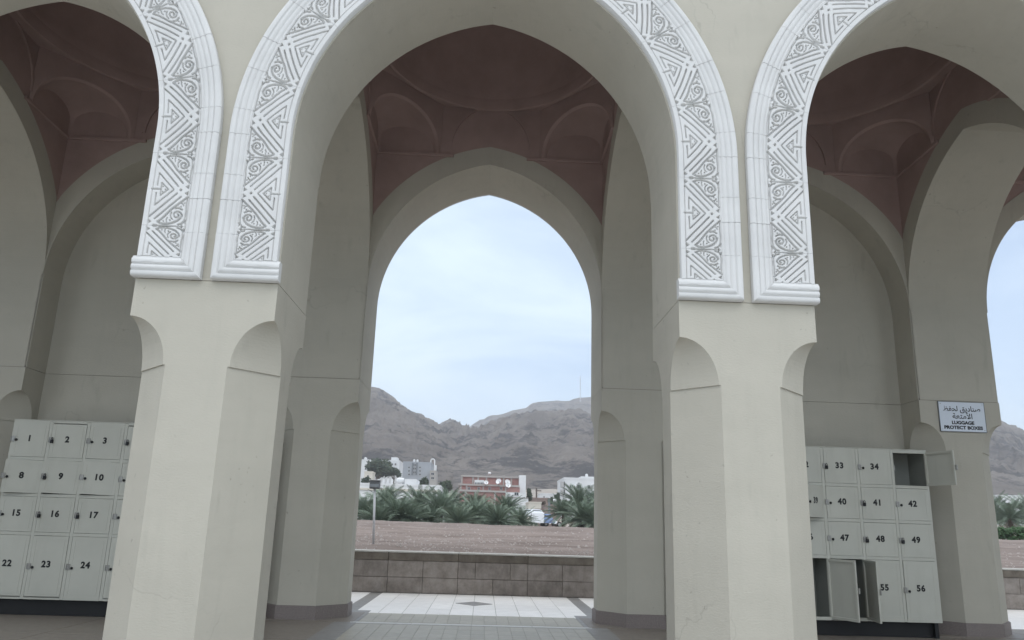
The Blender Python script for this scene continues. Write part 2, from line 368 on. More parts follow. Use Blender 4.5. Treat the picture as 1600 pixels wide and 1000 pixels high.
def mountain(name, crest, yc, yf, zf=None, seg=220, rows=110, rough=1.0, p=1.25, seed=0.0, back=.55, gull=1.0):
    """crest = skyline pixels of the ridge standing at depth yc; the slope runs down to its foot at depth yf"""
    us = np.linspace(crest[0][0], crest[-1][0], seg); vs = np.interp(us, [c[0] for c in crest], [c[1] for c in crest])
    V, F = [], []
    tt = [1.25*(i/(rows-1)) for i in range(rows)]
    for i, (u, v) in enumerate(zip(us, vs)):
        c = at(u, v, yc); xk = c.x
        for t in tt:
            if t <= 1:
                y = yf+(yc-yf)*t; x = xk*(y-CAM_LOC.y)/(yc-CAM_LOC.y); z0 = far_z(x, min(y, 800)) if zf is None else zf
                g = noise.noise(Vector((x*.012+seed, y*.003, seed)))*.5
                prof = t**p
                z = z0+(c.z-z0)*prof
                amp = math.sin(math.pi*min(1, t))
                d = (abs(fbm(x*.009+seed, y*.0055+seed, .5, 7, .6))*-42+13+fbm(x*.03, y*.02, seed, 6, .45)*8+abs(fbm(x*.055, y*.03, seed+7, 4, .6))*-7)*rough*amp*gull*(yc/1000)
                z += d+fbm(x*.045, y*.045, seed+3, 3)*1.1*rough*min(1, (1.02-t)*8+.25)*(yc/1000)
            else:
                y = yc+(t-1)*4*(yc-yf)*back; x = xk*(y-CAM_LOC.y)/(yc-CAM_LOC.y); z = c.z*(1-(t-1)*4*1.2)
            V.append((x, y, z))
    for i in range(seg-1):
        for j in range(rows-1): F.append([i*rows+j, (i+1)*rows+j, (i+1)*rows+j+1, i*rows+j+1])
    o = link(name, mk(name, V, F, M['mountain'], True)); tag(o, kind='structure'); return o
def zpx(l, o=(550, 580), s=4.0): return [(o[0]+a/s, o[1]+b/s) for a, b in l]
mountain('mountain', [(330, 690), (420, 640), (500, 612), (560, 603)]+zpx([(130, 98), (170, 105), (215, 130), (260, 160), (300, 205), (360, 250), (400, 275), (440, 295), (490, 320), (530, 340), (600, 400), (700, 500), (800, 570)]), 900, 330, seed=1.3, p=1.15, rough=.5)
mountain('mountain', zpx([(380, 460), (460, 390), (540, 338), (590, 315), (615, 303), (630, 300), (650, 310), (690, 345), (720, 352), (745, 372), (790, 372), (830, 378), (880, 420), (1000, 520)]), 1050, 520, seed=5.1, p=.9, rough=.55, seg=220)
mountain('mountain', zpx([(640, 470), (690, 440), (780, 420), (850, 380), (905, 340), (960, 312), (1010, 292), (1060, 285), (1150, 275), (1250, 262), (1370, 254), (1430, 265), (1500, 300), (1600, 330)])+[(1050, 655), (1200, 668), (1330, 655), (1450, 648), (1540, 650), (1564, 657), (1576, 664), (1588, 672), (1600, 682), (1680, 730), (1800, 770)], 1000, 330, seed=8.7, p=1.1, rough=.5, seg=320)
mountain('mountain', zpx([(640, 460), (690, 380), (735, 347), (765, 325), (800, 302), (825, 300), (845, 285), (870, 275), (905, 274), (940, 268), (1000, 245), (1050, 236), (1090, 228), (1110, 210), (1130, 198), (1180, 190), (1280, 182), (1330, 187), (1360, 185), (1385, 172), (1420, 165), (1490, 162), (1560, 165)])+[(1000, 630), (1080, 650)], 1500, 900, seed=3.3, p=.9, zf=60, rough=.5, seg=160)
mast = MB(); b0 = at(907, 619, 1380); t0 = at(906.5, 588, 1380)
for dx, dy in ((-1, -1), (1, -1), (1, 1), (-1, 1)): mast.tube([(b0.x+dx*.8, b0.y+dy*.8, b0.z-12), (t0.x+dx*.35, t0.y+dy*.35, t0.z)], .28, 4)
for k in range(12):
    f = k/12; a_ = .8-.45*f; z = b0.z-10+(t0.z-b0.z+10)*f; x = b0.x+(t0.x-b0.x)*f
    mast.tube([(x-a_, b0.y-a_, z), (x+a_, b0.y-a_, z+3)], .15, 4)
tag(mast.ob('radio_mast', M['pole']), 'thin lattice radio mast standing on the right mountain ridge', 'mast')

# ---------------------------------------------------------------- dusty air
hz = MB(); hz.box(-3500, 3500, -60, 3200, -2.2, 420)
HM = bpy.data.materials.new('dusty air'); HM.use_nodes = True; ht_ = HM.node_tree; ht_.nodes.clear()
ho = ht_.nodes.new('ShaderNodeOutputMaterial'); hv = ht_.nodes.new('ShaderNodeVolumePrincipled')
hv.inputs['Color'].default_value = (.88, .91, .96, 1); hv.inputs['Density'].default_value = .00040; hv.inputs['Anisotropy'].default_value = .2
ht_.links.new(hv.outputs[0], ho.inputs['Volume'])
tag(hz.ob('haze', HM), kind='stuff')

# ---------------------------------------------------------------- the arcade
arc = tag(empty('arcade_building'), 'cream stuccoed arcade of pointed arches with white carved bands and dark red vaults', 'arcade')
def octo(hx, y0, y1, c): return [(-hx+c, y0), (hx-c, y0), (hx, y0+c), (hx, y1-c), (hx-c, y1), (-hx+c, y1), (-hx, y1-c), (-hx, y0+c)]
def pier_mesh(y0, y1):
    rings = [(0.0, C_), (ZC, C_), (ZC, C_-.016)]
    for i in range(1, 17):
        f = i/16; rings.append((ZC+(ZCT-ZC)*math.sin(f*math.pi/2), max(.0015, (C_-.016)*math.cos(f*math.pi/2))))
    rings += [(ZS-GAP, .0015)]
    V = []
    for z, c in rings: V += [(x, y, z) for x, y in octo(w, y0, y1, c)]
    F = []
    for i in range(len(rings)-1):
        for j in range(8): F.append([8*i+j, 8*i+(j+1) % 8, 8*i+8+(j+1) % 8, 8*i+8+j])
    F.append(list(range(8*len(rings)-8, 8*len(rings)))); F.append(list(range(8))[::-1])
    me = mk('pier', V, F, M['stucco'])
    for p in me.polygons:
        k = p.index//8
        if 2 <= k < 18 and p.index % 8 in (1, 3, 5, 7) : p.use_smooth = False
    return me
PF, PB = pier_mesh(0, T), pier_mesh(DF, DF+TB)
def base_mesh(y0, y1):
    e = .018; mb = MB(); mb.prism(octo(w+e, y0-e, y1+e, C_+e*.4), .002, ZB-.008); mb.prism(octo(w+e-.008, y0-e+.008, y1+e-.008, C_+e*.4-.002), ZB-.008, ZB)
    return mb.me('granite_base', M['granite'])
GF, GB = base_mesh(0, T), base_mesh(DF, DF+TB)
core = MB(); core.box(-w+.012, w-.012, .012, T-.012, ZS-.02, ZS+.02); CF = core.me('joint_core', M['groove'])
core = MB(); core.box(-w+.012, w-.012, DF+.012, DF+TB-.012, ZS-.02, ZS+.02); CB = core.me('joint_core', M['groove'])
for i in range(-3, 3):
    x = (i+.5)*S
    for me, gm, cm in ((PF, GF, CF), (PB, GB, CB)):
        p = link('pier', me, arc, (x, 0, 0)); link('granite_base', gm, p); link('mortar_joint', cm, p)

# --- carved band ------------------------------------------------------------
PW0, PW1 = .012, .312                    # the band's inner and outer edge, measured from the arch's inner edge
E_, RA = arch_par(A)
def on_arch(s, v, d):
    """point of the left half of the arch: s along the inner edge from the springing, v outward, d proud of the wall"""
    L0 = Z0-ZS
    if s <= L0: return (-(A+v), -d, ZS+s)
    th = (s-L0)/RA
    return (E_-(RA+v)*math.cos(th), -d, Z0+(RA+v)*math.sin(th))
S_END = (Z0-ZS)+RA*math.acos(E_/RA)
def relief(U, X):
    """height (0 recessed .. 1 proud) of one carved repeat; U in -.5...5 along, X in 0..1 across from the inner edge"""
    y = np.abs(U)*960.0; x = X*525.0-62.0
    yy = U*960.0
    H = np.ones_like(x)
    def groove(pts, wd, dep=1.0, soft=5.0):
        nonlocal H
        d = np.full_like(x, 1e9)
        for (x0, y0), (x1, y1) in zip(pts[:-1], pts[1:]):
            dx, dy = x1-x0, y1-y0; q = np.clip(((x-x0)*dx+(y-y0)*dy)/(dx*dx+dy*dy+1e-9), 0, 1)
            d = np.minimum(d, np.hypot(x-x0-q*dx, y-y0-q*dy))
        H = np.minimum(H, 1-dep*np.clip((wd+soft-d)/soft, 0, 1))
    def hole(cx, cy, r, dep=1.0, soft=4.0):
        nonlocal H
        d = np.hypot(x-cx, y-cy); H = np.minimum(H, 1-dep*np.clip((r+soft-d)/soft, 0, 1))
    def poly(P, dep=1.0, soft=6.0):
        nonlocal H
        n = len(P); ar = sum(P[i][0]*P[(i+1) % n][1]-P[(i+1) % n][0]*P[i][1] for i in range(n)); sg = 1 if ar > 0 else -1
        d = np.full_like(x, 1e9)
        for i in range(n):
            (x0, y0), (x1, y1) = P[i], P[(i+1) % n]; l = math.hypot(x1-x0, y1-y0)
            d = np.minimum(d, sg*((x1-x0)*(y-y0)-(y1-y0)*(x-x0))/l)
        H = np.minimum(H, 1-dep*np.clip((d+soft)/soft, 0, 1))
    groove([(2, -1), (2, 480)], 2.0, .55)                                   # line that sets off the plain inner border
    groove([(105, 0), (105, 86), (196, 0)], 4.0, .8)                        # little triangle with three dots
    groove([(-8, 0), (104, 0)], 5.5, .9)                                    # tab
    for c in ((128, 32), (160, 0)): hole(*c, 5, .8)
    groove([(54, 52), (57, 214), (262, 4)], 4.5, .9)
    groove([(6, 372), (312, 48)], 6.0, 1)
    groove([(80, 392), (366, 90)], 6.0, 1)
    poly([(338, 0), (352, 14), (366, 0), (352, -14)], 1)                     # weave at the apex
    poly([(446, 22), (446, 66), (414, 44)], 1)
    poly([(8, 404), (8, 452), (40, 430)], 1)
    # scrollwork
    groove([(122, 432), (170, 388), (215, 335), (262, 272), (330, 205), (392, 148), (452, 92)], 8.0, 1)
    groove([(122, 428), (160, 450), (230, 456), (300, 440), (360, 410), (398, 368), (412, 332)], 8.5, 1)
    groove([(80, 480), (108, 480)], 13, 1); groove([(100, 480), (440, 486)], 5.5, 1)
    sp = []
    for k in range(40):
        a = 1.2-k*.26; r = 62*(1-k/44)
        sp.append((347+r*math.cos(a), 334+r*math.sin(a)*.98))
    groove(sp[2:34], 6.5, 1)
    groove([(300, 392), (278, 372), (268, 340), (278, 300)], 4.0, .8)
    groove([(232, 430), (226, 402), (234, 374)], 3.5, .7)
    for c in ((192, 418), (272, 404)): hole(*c, 6, .9)
    groove([(318, 246), (360, 238), (402, 262)], 6.5, 1)
    groove([(376, 172), (398, 182), (414, 206)], 4.5, .8)
    for c in ((384, 222), (422, 172)): hole(*c, 6, .9)
    groove([(448, 120), (446, 230), (452, 300), (446, 400)], 5.0, .8)
    groove([(376, 458), (420, 444), (452, 398)], 7.0, 1)
    hole(424, 468, 6, .9); groove([(455, 400), (455, 440)], 5, 1)
    return H
def carved(name, s0, s1, u0, u1, ns, nv=112):
    ss = np.linspace(s0, s1, ns); uu = np.linspace(u0, u1, ns); xs = np.linspace(0, 1, nv)
    U, X = np.meshgrid(uu, xs, indexing='ij'); H = relief(U, X)
    wob = np.array([[noise.noise(Vector((s*9, x*3, .7)))*.0012 for x in xs] for s in ss])
    D = .032+.023*H+wob
    V = np.zeros((ns, nv, 3))
    for i, s in enumerate(ss):
        for j, x in enumerate(xs): V[i, j] = on_arch(s, PW0+(PW1-PW0)*x, D[i, j])
    V = V.reshape(-1, 3).tolist(); F = []
    idx = np.arange(ns*nv).reshape(ns, nv)
    q = np.stack([idx[:-1, :-1], idx[1:, :-1], idx[1:, 1:], idx[:-1, 1:]], -1).reshape(-1, 4)[:, ::-1]
    F = q.tolist()
    # side walls back to the facade
    def skirt(line):
        o = len(V)
        for k in line: V.append((V[k][0], .004, V[k][2]))
        for a in range(len(line)-1): F.append([line[a], line[a+1], o+a+1, o+a])
    skirt(idx[:, 0].tolist()); skirt(idx[::-1, -1].tolist()); skirt(idx[0, ::-1].tolist()); skirt(idx[-1, :].tolist())
    return mk(name, V, F, M['white'], True)
TILE = .586
bounds = [.378, .942]
while bounds[-1]+TILE < S_END: bounds.append(bounds[-1]+TILE)
g_ = .0008
carves = [carved('carved_panel', .146, bounds[0]-g_, .0, .5, 76)]
for a, b in zip(bounds[:-1], bounds[1:]): carves.append(carved('carved_panel', a+g_, b-g_, -.5, .5, 188))
carves.append(carved('carved_panel', bounds[-1]+g_, S_END-.002, -.5, -.5+(S_END-bounds[-1])/TILE, max(20, int(188*(S_END-bounds[-1])/TILE))))
# --- moulding round the band
PROF = [(.2925, .002), (.2925, .043), (.302, .049), (.312, .047), (.3165, .041), (.320, .043), (.328, .053), (.343, .056), (.356, .052), (.3595, .045), (.363, .047), (.371, .059), (.388, .063), (.402, .058), (.4055, .050), (.409, .053), (.417, .066), (.436, .069), (.452, .062), (.4624, .046), (.4624, .002)]
PROF = [(.3125+(v-.2925)*(.4624-.3125)/(.4624-.2925), d if d < .01 else .045+(d-.045)*.62) for v, d in PROF]
def moulding(s0, s1, mitre=False, dz=0.0):
    n = max(3, int((s1-s0)/.035)+1); V, F = [], []; k = len(PROF)
    j0 = [random.uniform(-.0002, .0012) for _ in PROF]; j1 = [-random.uniform(-.0002, .0012) for _ in PROF]
    for i in range(n):
        f = i/(n-1)
        for m_, (v, d) in enumerate(PROF):
            a = s0 if not mitre else .138*(1-(v-.3125)/(.4624-.3125))
            s = a+(s1-a)*f+(j0[m_]*(1-f) if not mitre else 0)+j1[m_]*f
            V.append(on_arch(max(0.001, s), v, d+dz if d > .01 else d))
    for i in range(n-1):
        for m_ in range(k-1): F.append([i*k+m_, i*k+m_+1, (i+1)*k+m_+1, (i+1)*k+m_])
    F += [list(range(k))[::-1], list(range((n-1)*k, n*k))]
    me = mk('moulding_piece', V, F, M['white'], True)
    return me
def smooth_sharp(me, deg=38):
    try: me.set_sharp_from_angle(angle=math.radians(deg))
    except Exception: pass
cuts = [0.0, .34, .60, .80, 1.13, 1.30, 1.58, 1.80, 2.10, 2.29, 2.46, 2.80, 3.0, 3.3, S_END]
moulds = [moulding(a+(.0007 if i else 0), b-.0007*(i < len(cuts)-2), i == 0, random.uniform(-.0015, .0015)) for i, (a, b) in enumerate(zip(cuts[:-1], cuts[1:]))]
for m_ in moulds: smooth_sharp(m_, 42)
BPROF = [(.0, .002), (.0, .046), (.006, .058), (.018, .064), (.034, .062), (.041, .052), (.045, .054), (.052, .064), (.066, .068), (.080, .064), (.086, .054), (.090, .056), (.097, .066), (.111, .069), (.126, .064), (.133, .056), (.138, .053), (.1455, .053), (.1455, .002)]
def base_mould():
    V, F = [], []; k = len(BPROF)
    for i in range(10):
        f = i/9
        for s, d in BPROF:
            vend = .4624-(.4624-.3125)*min(1, s/.138); v = -.014+(vend+.014)*f
            V.append((-(A+v), -(d if d < .01 else d+noise.noise(Vector((v*20, s*30, 1)))*.0012), ZS+.002+s))
    for i in range(9):
        for m_ in range(k-1): F.append([i*k+m_, (i+1)*k+m_, (i+1)*k+m_+1, i*k+m_+1])
    F += [list(range(k)), list(range(9*k, 10*k))[::-1]]
    me = mk('base_moulding', V, F, M['white'], True); smooth_sharp(me, 42); return me
BM = base_mould()

FW = arch_wall(A, S/2, 0, T-.015).me('front_arch', M['stucco'])
rb, ring_out = arch_ring(A, T-.015, T, clip=A); FR = rb.me('arch_ring', M['stucco'])
BW = arch_wall(A, S/2, DF+.015, DF+TB).me('back_arch', M['stucco'])
rb, _ = arch_ring(A, DF, DF+.015, clip=A); BR = rb.me('arch_ring', M['stucco'])
rb, _ = arch_ring(A, DF+TB+.001, DF+TB+.058, .012, .4624); RT = rb.me('rear_trim', M['white'])
NW = arch_wall(A, S/2, DF+.015, DF+TN).me('niche_arch', M['stucco'])
nb = MB(); nb.box(-S/2, S/2, DF+TN+.001, DF+TB, ZS+GAP, ZTOP); nb.box(-S/2+w-.02, S/2-w+.02, DF+TN+.001, DF+TB, 0.001, ZS-GAP); NB = nb.me('niche_wall', M['stucco'])
nj = MB(); nj.box(-A-.02, A+.02, DF+TN+.013, DF+TB-.01, ZS-.02, ZS+.02); NJ = nj.me('mortar_joint', M['groove'])
TW = arch_wall(B_, B_, -w+.015, w-.015).me('cross_arch', M['stucco'])
rb, ringt_out = arch_ring(B_, -w, -w+.015, clip=B_); TR1 = rb.me('arch_ring', M['stucco'])
rb, _ = arch_ring(B_, w-.015, w, clip=B_); TR2 = rb.me('arch_ring', M['stucco'])
for i in range(-2, 3):
    x = i*S
    fa = link('front_arch', FW, arc, (x, 0, 0)); link('arch_ring', FR, fa)
    for sgn in (1, -1):
        for me in carves: link('carved_panel', me, fa, scale=(sgn, 1, 1))
        for me in moulds: link('moulding_piece', me, fa, scale=(sgn, 1, 1))
        link('base_moulding', BM, fa, scale=(sgn, 1, 1))
    if abs(i) == 1:
        na = link('niche_arch', NW, arc, (x, 0, 0)); link('arch_ring', BR, na)
        nwl = link('niche_wall', NB, arc, (x, 0, 0)); link('mortar_joint', NJ, nwl)
    else:
        ba = link('back_arch', BW, arc, (x, 0, 0)); link('arch_ring', BR, ba); link('rear_trim', RT, ba)
for i in range(-3, 3):
    ta = link('cross_arch', TW, arc, ((i+.5)*S, YM, 0), (0, 0, math.pi/2)); link('arch_ring', TR1, ta); link('arch_ring', TR2, ta)

# --- dark red vaults
def spandrel(half, out, ztop):
    V, F = [], []; cv = [(math.copysign(half+.013, q[0]) if abs(q[0]) > half-.003 else q[0], q[1]) for q in out]; n = len(cv)
    V = [(x, 0, z) for x, z in cv]+[(x, 0, ztop) for x, z in cv]
    for i in range(n-1):
        if abs(cv[i+1][0]-cv[i][0]) > 1e-4: F.append([i, i+1, n+i+1, n+i])
    return V, F
vb = MB()
Vx, Fx = spandrel(A, ring_out, ZRING)
vb.add([(x, DF+.010, z) for x, y, z in Vx], Fx); vb.add([(x, T-.010, z) for x, y, z in Vx], Fx)
Vy, Fy = spandrel(B_, ringt_out, ZRING)
vb.add([(A+.010, YM+x, z) for x, y, z in Vy], Fy); vb.add([(-A-.010, YM+x, z) for x, y, z in Vy], Fy)
NR = 64; RR = 1.29; V, F = [], []
for j in range(NR):
    q = 2*math.pi*j/NR; cx, cy = math.cos(q), math.sin(q); k = min((A+.02)/max(1e-6, abs(cx)), (B_+.02)/max(1e-6, abs(cy)))
    V += [(RR*cx, YM+RR*cy, ZRING), (k*cx, YM+k*cy, ZRING)]
F = [[2*j, 2*j+1, (2*j+3) % (2*NR), (2*j+2) % (2*NR)] for j in range(NR)]; vb.add(V, F)
VAULT = vb.me('vault', M['vault'])
db = MB(); dp = [(RR-.005, ZRING+.02)]+[((RR-.03)*math.cos(t), ZRING+.10+1.12*math.sin(t)) for t in np.linspace(0, math.pi/2-.02, 16)]
db.lathe(dp, 64, (0, YM, 0)); DOME = db.me('dome', M['vault'], True); smooth_sharp(DOME, 35)
rg = MB(); rg.lathe([(RR+.035, ZRING-.001), (RR+.035, ZRING-.03), (RR+.012, ZRING-.05), (RR-.02, ZRING-.045), (RR-.028, ZRING-.015), (RR-.03, ZRING+.10)], 64, (0, YM, 0)); RING = rg.me('ring_moulding', M['vault'], True); smooth_sharp(RING, 35)
Q = .80
def squinch():
    """diagonal arched wall across the corner (+x,+y), hollowed back into the corner; local x along it, y towards the corner"""
    L = Q*math.sqrt(2)/2; hw, hh = L-.035, .54; n = 28; zl = ZLEDGE-.02
    arcp = [(-hw*math.cos(math.pi*i/n), zl+hh*math.sin(math.pi*i/n)**.8) for i in range(n+1)]
    V, F = [], []
    for x, z in arcp: V += [(x, 0, z), (x, 0, ZRING-.001), (x*.965, .035, zl+(z-zl)*.955)]
    for i in range(n):
        F.append([3*i, 3*i+3, 3*i+4, 3*i+1]); F.append([3*i, 3*i+2, 3*i+5, 3*i+3])
    mb = MB().add(V, F)
    mb.box(-L, -hw, 0, .02, zl, ZRING-.001); mb.box(hw, L, 0, .02, zl, ZRING-.001)
    m_ = 10; V, F = [], []
    for k in range(m_+1):
        f = k/m_
        for x, z in arcp: V.append((x*.965*math.cos(f*math.pi/2), .035+(L-.04)*math.sin(f*math.pi/2)**1.1, zl+(z-zl)*.955*(1-.55*f**2)))
    for k in range(m_):
        for i in range(n): q = k*(n+1)+i; F.append([q, q+1, q+n+2, q+n+1])
    mb.add(V, F)
    me = mb.me('squinch', M['vault'], True); smooth_sharp(me, 35); return me
SQ = squinch()
lb = MB(); lb.tube([(-Q*.70, -.02, ZLEDGE), (Q*.70, -.02, ZLEDGE)], .028, 6); LEDGE_D = lb.me('ledge_moulding', M['vault'])
def ledge(seg):
    mb = MB(); mb.box(seg[0], seg[1], -.035, .0, ZLEDGE-.03, ZLEDGE+.012, .004); return mb.me('ledge_moulding', M['vault'])
e_out = [p for p in ring_out]
xl_ = max([abs(x) for x, z in ring_out if z > ZLEDGE] or [.3])
LEDGE_X = [ledge((-A, -xl_-.05)), ledge((xl_+.05, A))]
def blind(half=.50, rise=.42):
    V, F = [], []; n = 14; e = .12; R = half+e; tm = math.acos(e/R); z0 = ZLEDGE+.11
    h = [(e-R*math.cos(tm*i/n), z0+R*math.sin(tm*i/n)) for i in range(n+1)]; h2 = [(e-(R+.035)*math.cos(tm*i/n), z0+(R+.035)*math.sin(tm*i/n)) for i in range(n+1)]
    full = list(zip(h, h2)); full = full+[((-a[0], a[1]), (-b[0], b[1])) for a, b in full[:-1]][::-1]
    for a, b in full: V += [(a[0], 0, a[1]), (a[0], -.022, a[1]), (b[0], -.022, b[1]), (b[0], 0, b[1])]
    for i in range(len(full)-1):
        for j in range(3): F.append([4*i+j, 4*i+4+j, 4*i+5+j, 4*i+1+j])
    return MB().add(V, F).me('blind_arch', M['vault'])
BA = blind()
for i in range(-2, 3):
    v = link('vault', VAULT, arc, (i*S, 0, 0)); link('dome', DOME, v); link('ring_moulding', RING, v)
    for sx in (1, -1):
        for sy in (1, -1):
            ang = math.atan2(sy, sx)-math.pi/2
            link('squinch', SQ, v, (sx*(A-Q/2), YM+sy*(B_-Q/2), 0), (0, 0, ang))
    for me in LEDGE_X: link('ledge_moulding', me, v, (0, DF+.010, 0)); link('ledge_moulding', me, v, (0, T-.010, 0), (0, 0, math.pi))
    for sx in (1, -1):
        for me in LEDGE_X: link('ledge_moulding', me, v, (sx*(A+.010), YM, 0), (0, 0, -sx*math.pi/2), (B_/A, 1, 1))
    link('blind_arch', BA, v, (0, DF+.0095, 0)); link('blind_arch', BA, v, (0, T-.0095, 0), (0, 0, math.pi))
    for sx in (1, -1): link('blind_arch', BA, v, (sx*(A+.0095), YM, 0), (0, 0, -sx*math.pi/2))
rf = MB(); rf.box(-2.5*S, 2.5*S, -.12, DF+TB+.12, ZTOP+.002, ZTOP+.35, .02); rf.ob('roof', M['stucco'], arc)  # unseen slab over the domes, added to block light from above

# ---------------------------------------------------------------- floor, terrace, planter wall
fl = MB(); fl.box(-11, 16, -.29, YP+.0, -1.0, -.0035)
floor = tag(fl.ob('floor', M['grout']), kind='structure')
def pave(x0, x1, y0, y1, m, name='floor_slab', top=0.0, g=.003, t=.03, b=.002):
    mb = MB(); hx, hy = (x1-x0)/2-g, (y1-y0)/2-g; mb.box(-hx, hx, -hy, hy, -t, 0, b)
    return mb.me(name, m)
def lay(name, me, x, y, dz=0.0): return link(name, me, floor, (x, y, dz), (random.uniform(-.0008, .0008), random.uniform(-.0008, .0008), 0))
# dark polished floor of the arcade, large flags
me = pave(0, 1.288, 0, 1.21, M['floor'])
for i in range(-8, 12):
    for j in range(3):
        x = (i+.5)*1.288; y = -.29+1.21*(j+.5)
        if abs(x) < 1.288*1.01 and j == 2: continue
        lay('floor_slab', me, x, y, -.0005)
me = pave(0, 1.288, 0, .84, M['floor'])
for i in range(-8, 12):
    x = (i+.5)*1.288
    if abs(x) > 1.3: lay('floor_slab', me, x, 3.34+.42, .004)
# beige tiles of the middle bay
tm_ = pave(0, .1375, 0, .275, M['tile'], 'floor_tile', g=.0022)
tw_ = pave(0, .1375, 0, .275, M['tile'], 'floor_tile', g=.0022)
for r in range(6):
    for c in range(18):
        x = -1.2375+.1375*(c+.5); y = 2.13+.2017*0+.275*(r+.5)
        if y+.14 < 3.35: lay('floor_tile', tm_, x, y, .0)
for r in range(3):
    for c in range(18):
        lay('floor_tile', tm_, -1.2375+.1375*(c+.5), 3.42+.2*0+.245*(r)+.135, 0)
thr = pave(0, .66, 0, .052, M['bwhite'], 'threshold_strip', g=.002)
for k in range(4): lay('threshold_strip', thr, -.99+.66*k, 3.345, .003)
sb = pave(0, .25, 0, .6, M['slabdark'])
for sx in (-1, 1):
    for k in range(4): lay('floor_slab', sb, sx*1.372, 2.30+.6*(k+.0), .0006)
# pale terrace
ty0, tyl = 4.165, .6225
for sx in (-1, 1):
    for r in range(4):
        lay('floor_slab', pave(0, .17, 0, tyl, M['slabdark']), sx*1.51, ty0+tyl*(r+.5))
sm = pave(0, .2846, 0, tyl, M['slab'])
for r in range(4):
    for c in range(10): lay('floor_slab', sm, -1.423+.2846*(c+.5), ty0+tyl*(r+.5))
so_ = pave(0, .60, 0, tyl, M['slab'])
for r in range(4):
    for c in range(21):
        x = 1.60+.30+.60*c
        lay('floor_slab', so_, x, ty0+tyl*(r+.5))
        if c < 12: lay('floor_slab', so_, -x, ty0+tyl*(r+.5))
dm = MB(); dm.prism([(-.255, 0), (0, -.25), (.255, 0), (0, .25)], .0005, .0045)
link('diamond_inlay', dm.me('diamond_inlay', M['slabdark']), floor, (0, 5.43, 0))

pw = tag(empty('planter_wall', (0, YP, 0)), 'low weathered granite block retaining wall with dark stained coping between terrace and field', 'retaining wall')
kb = MB(); kb.box(-9, 16, .035, .40, -.5, HP-.02); kb.ob('wall_core', M['coping'], pw)
BL = .545
def blk(x0, x1, z0, z1, m, name, y0=0.0, pr=0.0):
    mb = MB(); mb.box(x0+.0025, x1-.0025, y0-pr, .06, z0+.0025, z1-.0025, .004); mb.ob(name, m, pw)
for r, (z0, z1) in enumerate(((.0, .235), (.235, .485))):
    x = -9+(.0 if r else -.27)
    while x < 16:
        wd = BL*random.choice((1, 1, 1, .5, 1.0)); blk(max(-9, x), min(16, x+wd), z0, z1, M['blocks'], 'granite_block', 0, random.uniform(0, .006)); x += wd
x = -9
while x < 16: blk(x, min(16, x+1.09), .485, HP-.022, M['coping'], 'coping_stone', -.014, random.uniform(0, .004)); x += 1.09
x = -9
while x < 16:
    mb = MB(); mb.box(x+.002, min(16, x+1.09)-.002, -.022, .30, HP-.022, HP, .004); mb.ob('coping_slab', M['copetop'], pw); x += 1.09

# ---------------------------------------------------------------- lockers
PX, ROWS, LY, LD = .4092, [2.054, 1.634, 1.242, .836, .165], 3.20, .34
def text_me(s, size, offset=.0, name='number', m=None, ext=.0004, spacing=1.0):
    cu = bpy.data.curves.new(name, 'FONT'); cu.body = s; cu.size = size; cu.align_x = 'CENTER'; cu.align_y = 'CENTER'; cu.offset = offset; cu.extrude = ext; cu.resolution_u = 4; cu.space_character = spacing
    o = bpy.data.objects.new(name, cu); COL.objects.link(o)
    me = bpy.data.meshes.new_from_object(o.evaluated_get(bpy.context.evaluated_depsgraph_get()))
    bpy.data.objects.remove(o); bpy.data.curves.remove(cu); me.name = name; me.materials.clear(); me.materials.append(m or M['black']); return me
def door_me(wd, ht):
    """hinge axis at the local origin (right edge); the door runs to -x; front faces -y"""
    mb = MB(); t = .019; r = .026
    mb.box(-wd, 0, -t, -t+.003, 0, ht)                         # skin
    for x0, x1, z0, z1 in ((-wd, -wd+r, 0, ht), (-r, 0, 0, ht), (-wd+r, -r, 0, r), (-wd+r, -r, ht-r, ht)): mb.box(x0, x1, -t+.0031, 0, z0, z1)
    g = .034                                                     # embossed line on the skin
    for x0, x1, z0, z1 in ((-wd+g, -wd+g+.004, g, ht-g), (-g-.004, -g, g, ht-g), (-wd+g+.004, -g-.004, g, g+.004), (-wd+g+.004, -g-.004, ht-g-.004, ht-g)): mb.box(x0, x1, -t-.0016, -t+.001, z0, z1)
    return mb.me('door', M['locker'])
FB, FT = .034, .034
DOORS = {}
for r in range(4): DOORS[r] = (PX-FB-.006, ROWS[r]-ROWS[r+1]-FT-.006)
def door_for(r, wd, cache={}):
    k = (r, round(wd, 4))
    if k not in cache: cache[k] = door_me(wd, DOORS[r][1])
    return cache[k]
hs = MB(); hs.box(-.030, .010, -.026, -.0185, -.030, .030, .002); hs.box(-.032, -.024, -.031, -.026, -.028, .028, .002); HASP = hs.me('hasp', M['steel'])
pl_ = MB(); pl_.box(-.016, .016, -.042, -.0262, -.045, -.006, .004); pl_.tube([(-.009, -.034, -.008), (-.009, -.034, .010), (0, -.034, .019), (.009, -.034, .010), (.009, -.034, -.008)], .003, 6); PADL = pl_.me('padlock', M['black'])
kn = MB(); kn.tube([(0, -.020, 0), (0, -.031, 0)], .013, 10); kn.box(-.006, .006, -.036, -.031, -.015, .015, .002); KNOB = kn.me('keyhole', M['black'])
strike = MB(); strike.box(-.006, .006, -.004, .003, -.032, .032, .001); STR = strike.me('strike_plate', M['steel'])
